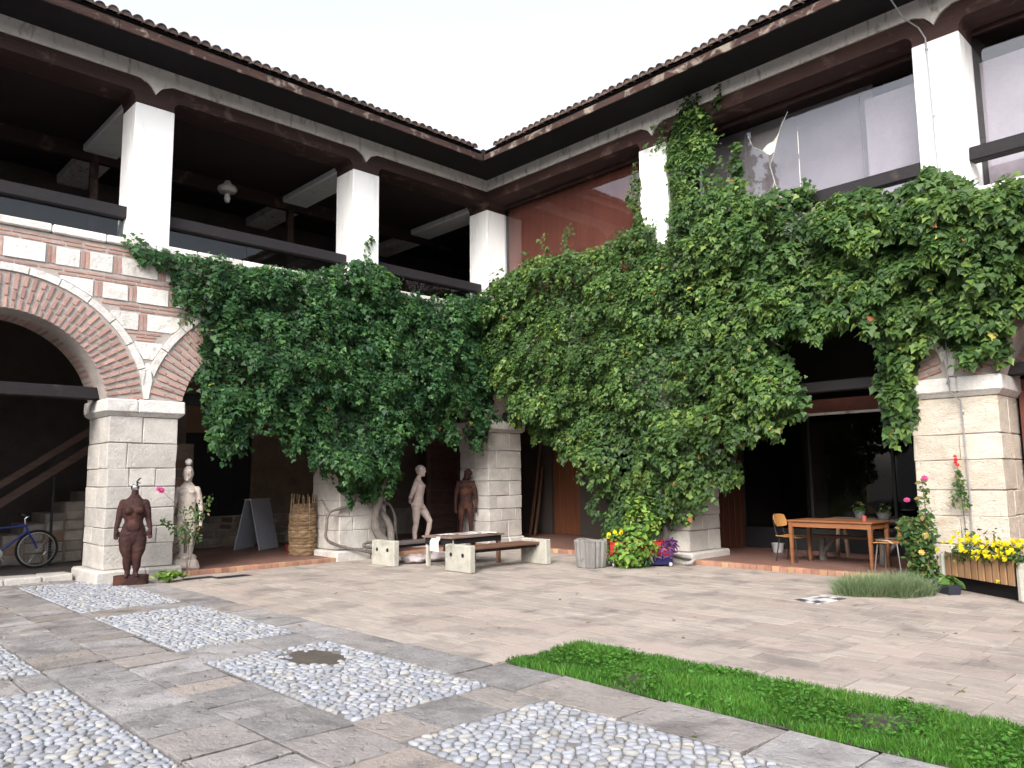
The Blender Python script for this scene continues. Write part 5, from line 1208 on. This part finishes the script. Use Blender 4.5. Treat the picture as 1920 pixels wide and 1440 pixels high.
# ================================================================== dining set on the tiled platform
tw = wood('table_wood', (.27,.115,.048), (.19,.075,.032), 0, .45); TZ = .074
dt = thing('dining_table', 'orange-brown wooden dining table on the tiled platform', 'table', (7.88,.80,TZ), math.radians(-1))
m = MB(); m.bb((-.72,-.37,.715),(.72,.37,.745),.006); m.build('table_top', tw, dt)
m = MB(); m.bb((-.66,-.34,.63),(.66,-.315,.714)); m.bb((-.66,.315,.63),(.66,.34,.714)); m.bb((-.685,-.31,.63),(-.66,.31,.714)); m.bb((.66,-.31,.63),(.685,.31,.714)); m.build('apron', tw, dt)
for sx in (-.67,.67):
    for sy in (-.325,.325): m = MB(); m.rings([[Vector((sx*(1+k), sy*(1+k), z))+Vector((a*w, b*w, 0)) for a, b in ((-1,-1),(1,-1),(1,1),(-1,1))] for z, w, k in ((0,.020,.0),(.62,.030,.0),(.714,.030,.0))]); m.build('leg', tw, dt)
ply = wood('plywood', (.46,.24,.08), (.36,.17,.055), 2, .45)
def chair(loc, rot, label, leg_mat, back_h, arms):
    c = thing('chair', label, 'chair', loc, rot, 'chairs at the dining table')
    m = MB(); n = 8; top = []; 
    for i in range(n+1):
        for j in range(n+1):
            u, v = i/n*2-1, j/n*2-1; top.append((u*.20, v*.20*(1-.08*(u < -.2)), .445+.012*u*u-.012*(1-v*v)-(.02*max(0,u-.6)/.4)))
    q = top+[(a, b, z-.014) for a, b, z in top]; K = (n+1)**2; F = [(i*(n+1)+j, (i+1)*(n+1)+j, (i+1)*(n+1)+j+1, i*(n+1)+j+1) for i in range(n) for j in range(n)]
    rim = [j for j in range(n)]+[i*(n+1)+n for i in range(n)]+[n*(n+1)+n-j for j in range(n)]+[(n-i)*(n+1) for i in range(n)]
    m.add(q, F+[tuple(k+K for k in reversed(f)) for f in F]+[(rim[k], rim[(k+1) % len(rim)], rim[(k+1) % len(rim)]+K, rim[k]+K) for k in range(len(rim))]); m.build('seat', ply, c, True, 50)
    m = MB(); z0, z1 = (.60,.82) if not back_h else (.47,.84); G = []
    for i in range(9):
        for j in range(7):
            v = i/8*2-1; w = j/6; ww = .19*(1-.12*abs(w*2-1)**3); G.append((-.215-.05*w+.035*(v*v)*1., v*ww, z0+(z1-z0)*w-.02*(abs(v)**4)*(1 if w > .5 else -1)))
    K = len(G); G += [(x-.013, y, z) for x, y, z in G]; F = [(i*7+j, i*7+j+1, (i+1)*7+j+1, (i+1)*7+j) for i in range(8) for j in range(6)]
    rim = [j for j in range(6)]+[i*7+6 for i in range(8)]+[56+6-j for j in range(6)]+[(8-i)*7 for i in range(8)]
    m.add(G, F+[tuple(k+K for k in reversed(f)) for f in F]+[(rim[k], rim[(k+1) % len(rim)], rim[(k+1) % len(rim)]+K, rim[k]+K) for k in range(len(rim))]); m.build('backrest', ply, c, True, 50)
    for sx, sy in ((1,1),(1,-1),(-1,1),(-1,-1)):
        m = MB(); m.tube([(sx*.15, sy*.14, .435), (sx*.19+(-.02 if sx < 0 else .01), sy*.19, 0)], .0115, 8); m.build('leg', leg_mat, c, True)
    m = MB()
    for sy in (-1, 1):
        m.tube([(.17,sy*.13,.425),(-.17,sy*.13,.425),(-.225,sy*.13,.5),(-.262,sy*.13,.66),(-.272,sy*.13,.76)], .010, 8)
        if arms: m.tube([(.16,sy*.18,.43),(.14,sy*.205,.475),(-.05,sy*.205,.475),(-.1,sy*.18,.43)], .010, 8)
    m.tube([(.15,-.14,.43),(.15,.14,.43)], .010, 8); m.tube([(-.15,-.14,.43),(-.15,.14,.43)], .010, 8); m.build('frame', leg_mat, c, True)
    return c
chair((7.02,.86,TZ), math.radians(-4), 'plywood chair with black legs at the left end of the dining table', MAT['black'], False, False)
chair((8.80,.62,TZ), math.radians(176), 'plywood chair with steel legs and high back at the right end of the dining table', flat('steel_tube', (.30,.27,.26), .35, .5, .7), True, True)
m = MB(); m.lathe([(.030,0),(.040,.085),(.042,.09),(.036,.088),(.027,.006)], 16); o = m.build('cup', flat('terracotta_cup', (.42,.12,.09), .5), None, True); o.location = (8.36,.72,TZ+.745); tag(o, 'small reddish cup standing on the dining table', 'cup')
# plank side table with pots in front of the shop glass
stb = thing('plank_table', 'rough plank table on trestle legs in front of the dark shop window', 'table', (8.05,2.0,TZ), math.radians(-4)); pk = wood('rough_plank', (.16,.105,.075), (.10,.065,.048), 0, .8)
for k in range(3): m = MB(); v, f = cbox((1.7,.16,.035), .005, .003); m.add(v, f); obj('plank', m.mesh('plank', pk), stb, None, (0,-.17+k*.17,.70))
for sx in (-.65,.65):
    for sy in (-1,1): m = MB(); m.beam((sx,sy*.2,0),(sx,sy*.1,.68),.05,.05); m.build('leg', pk, stb)
wb = thing('log_bench', 'rustic log bench with a forked leg behind the dining table', 'bench', (7.85,1.38,TZ), math.radians(-6)); m = MB(); m.bb((-.75,-.14,.40),(.75,.14,.45),.01); m.build('seat', pk, wb)
for sx in (-.55,.55):
    m = MB(); m.tube([(sx,0,0),(sx,0,.18),(sx,0,.40)], [.075,.06,.05], 9); m.tube([(sx,0,.14),(sx+.14,0,.27),(sx+.26,0,.40)], [.045,.035,.03], 8); m.build('leg', MAT['bark'], wb, True)
potm = flat('pale_pot', (.16,.16,.165), .6)
for k, (x, y, r, h, lab) in enumerate(((7.75,2.05,.10,.13,'round pale pot with a dead plant on the plank table, left one'),(8.2,1.98,.13,.11,'wide pale pot with a leafy plant on the plank table, right one'))):
    pt_ = thing('plant_pot', lab, 'plant pot', (x, y, TZ+.718), 0, 'pots on the plank table'); m = MB(); m.lathe([(r*.7,0),(r,h),(r*1.05,h),(r*.9,h-.01),(r*.85,h*.7)], 16); m.build('pot', potm, pt_, True)
    p, n = blob(40, (0,0,h+.08), (r*1.2,r*1.2,.1)); leafcloud('foliage', pt_, MAT['rose_leaf'], p, n, .06)
wp_ = thing('bucket', 'small white bucket on the tiles by the wooden partition', 'bucket', (6.05,2.2,TZ)); m = MB(); m.lathe([(.09,0),(.125,.17),(.13,.175),(.115,.17),(.08,.01)], 18); m.build('body', flat('bucket_white', (.5,.5,.52), .5), wp_, True); m = MB(); m.tube([(.125*math.cos(a),.02,.165-.12*math.sin(a)) for a in np.linspace(0, math.pi, 9)], .004, 5); m.build('handle', MAT['black'], wp_)
# leaning timbers at the corner
for k, (x, y, dx, dy, h, r, lab) in enumerate(((-1.15,2.5,.05,.42,2.5,.045,'brown timber pole leaning by the wooden door, left and taller'),(-.92,2.45,-.12,.45,1.8,.04,'light timber pole leaning by the wooden door, right and shorter'))):
    tp = thing('timber_pole', lab, 'pole', (x, y, TZ), 0, 'poles leaning by the door'); m = MB(); m.tube([(0,0,0),(dx*.5+.02,dy*.5,h*.5),(dx,dy,h)], [r,r*.9,r*.8], 8); m.build('pole', wood('pole_wood%d' % k, (.17,.085,.05), (.11,.055,.035), 2), tp, True)
# ================================================================== bicycle
bk = thing('bicycle', 'blue bicycle standing by the stone stairs under the left arch', 'bicycle', (-2.75,-9.22,.06), math.radians(88))     # local +x = forward
bl = flat('blue_paint', (.015,.035,.22), .35, .5); rub = flat('rubber', (.015,.015,.016), .8); alu = flat('aluminium', (.55,.56,.58), .3, .5, .9)
R_ = .325
def wheel(x):
    m = MB(); n = 40; m.tube([(x+R_*math.cos(a), 0, R_+.02+R_*math.sin(a)) for a in [2*math.pi*k/n for k in range(n+1)]], .022, 8, False); w = m.build('wheel', rub, bk, True)
    m = MB(); m.tube([(x+(R_-.03)*math.cos(a), 0, R_+.02+(R_-.03)*math.sin(a)) for a in [2*math.pi*k/n for k in range(n+1)]], .011, 6, False); m.build('rim', alu, w, True)
    m = MB()
    for k in range(28):
        a = 2*math.pi*k/28; b = a+(.35 if k % 2 else -.35); m.tube([(x+.02*math.cos(b), .03*(1 if k % 2 else -1), R_+.02+.02*math.sin(b)), (x+(R_-.035)*math.cos(a), 0, R_+.02+(R_-.035)*math.sin(a))], .0014, 4)
    m.build('spokes', alu, w); m = MB(); m.tube([(x,-.05,R_+.02),(x,.05,R_+.02)], .02, 10); m.build('hub', alu, w, True)
    m = MB(); m.box((x+.13,.0,R_-.06), (.03,.012,.07), .003, (0,.6,0)); m.build('reflector', wht, w)
wheel(.56); wheel(-.50)
BB, HT, HB, ST = Vector((-.06,0,.30)), Vector((.36,0,.80)), Vector((.40,0,.68)), Vector((-.20,0,.74)); ax = Vector((-.50,0,R_+.02))
m = MB(); m.tube([BB,HB], .022, 10); m.tube([ST,HT-Vector((0,0,.03))], .018, 10); m.tube([BB,ST], .018, 10); m.tube([HT,HB], .022, 10)
for s in (-.05,.05): m.tube([BB+Vector((-.02,s*.6,0)),ax+Vector((0,s,0))], .010, 8); m.tube([ST+Vector((0,s*.5,-.04)),ax+Vector((0,s,0))], .009, 8)
m.build('frame', bl, bk, True)
m = MB()
for s in (-.05,.05): m.tube([HB+Vector((.0,0,-.0)),HB+Vector((.02,s,-.05)),(.52,s,.46),(.56,s,R_+.02)], [.018,.014,.013,.010], 8)
m.build('fork', bl, bk, True)
m = MB(); m.tube([HT-Vector((0,0,.02)),(.345,0,.90),(.39,0,.93)], .014, 8); m.tube([(.34,-.28,.97),(.38,-.18,.945),(.39,0,.93),(.38,.18,.945),(.34,.28,.97)], .011, 8); m.build('handlebar', alu, bk, True)
m = MB(); m.tube([(.34,-.29,.97),(.30,-.37,.972)], .016, 8); m.tube([(.34,.29,.97),(.30,.37,.972)], .016, 8); m.build('grips', rub, bk, True)
m = MB(); m.tube([ST,ST+Vector((-.03,0,.12))], .012, 8); m.build('seat_post', alu, bk, True)
m = MB(); m.ell(ST+Vector((-.05,0,.14)), (.13,.075,.03), 12, 8); m.ell(ST+Vector((.05,0,.14)), (.10,.025,.022), 10, 6); m.build('saddle', rub, bk, True)
m = MB(); m.tube([BB+Vector((0,-.02,0)),BB+Vector((0,-.035,0))], .09, 20); m.tube([BB+Vector((0,-.07,0)),BB+Vector((.10,-.07,-.13))], .009, 6); m.tube([BB+Vector((0,.07,0)),BB+Vector((-.10,.07,.13))], .009, 6); m.tube([BB+Vector((0,-.07,0)),BB+Vector((0,.07,0))], .012, 8); m.build('crankset', alu, bk, True)
# leaf litter on the paving
n = 130; P = np.stack([rng.uniform(.3,12.5,n), rng.uniform(-9.5,-.3,n), np.full(n,.006)], 1); N_ = np.tile([0,0,1.], (n,1))+rng.normal(0,.15,(n,3)); T_ = rng.normal(0,1,(n,3))*[1,1,0]+[.01,0,0]
o = obj('leaf_litter', leaves_mesh('leaf_litter', P, frames(N_, T_), rng.uniform(.02,.055,n), leafmat('dry_leaf', [(0,(.09,.05,.03)),(.5,(.16,.09,.045)),(.8,(.25,.18,.07)),(1,(.08,.10,.03))], .1), rng.random(n)), None, 'stuff'); tag(o, 'scattered dry leaves and crumbs lying on the paving', 'leaf litter')
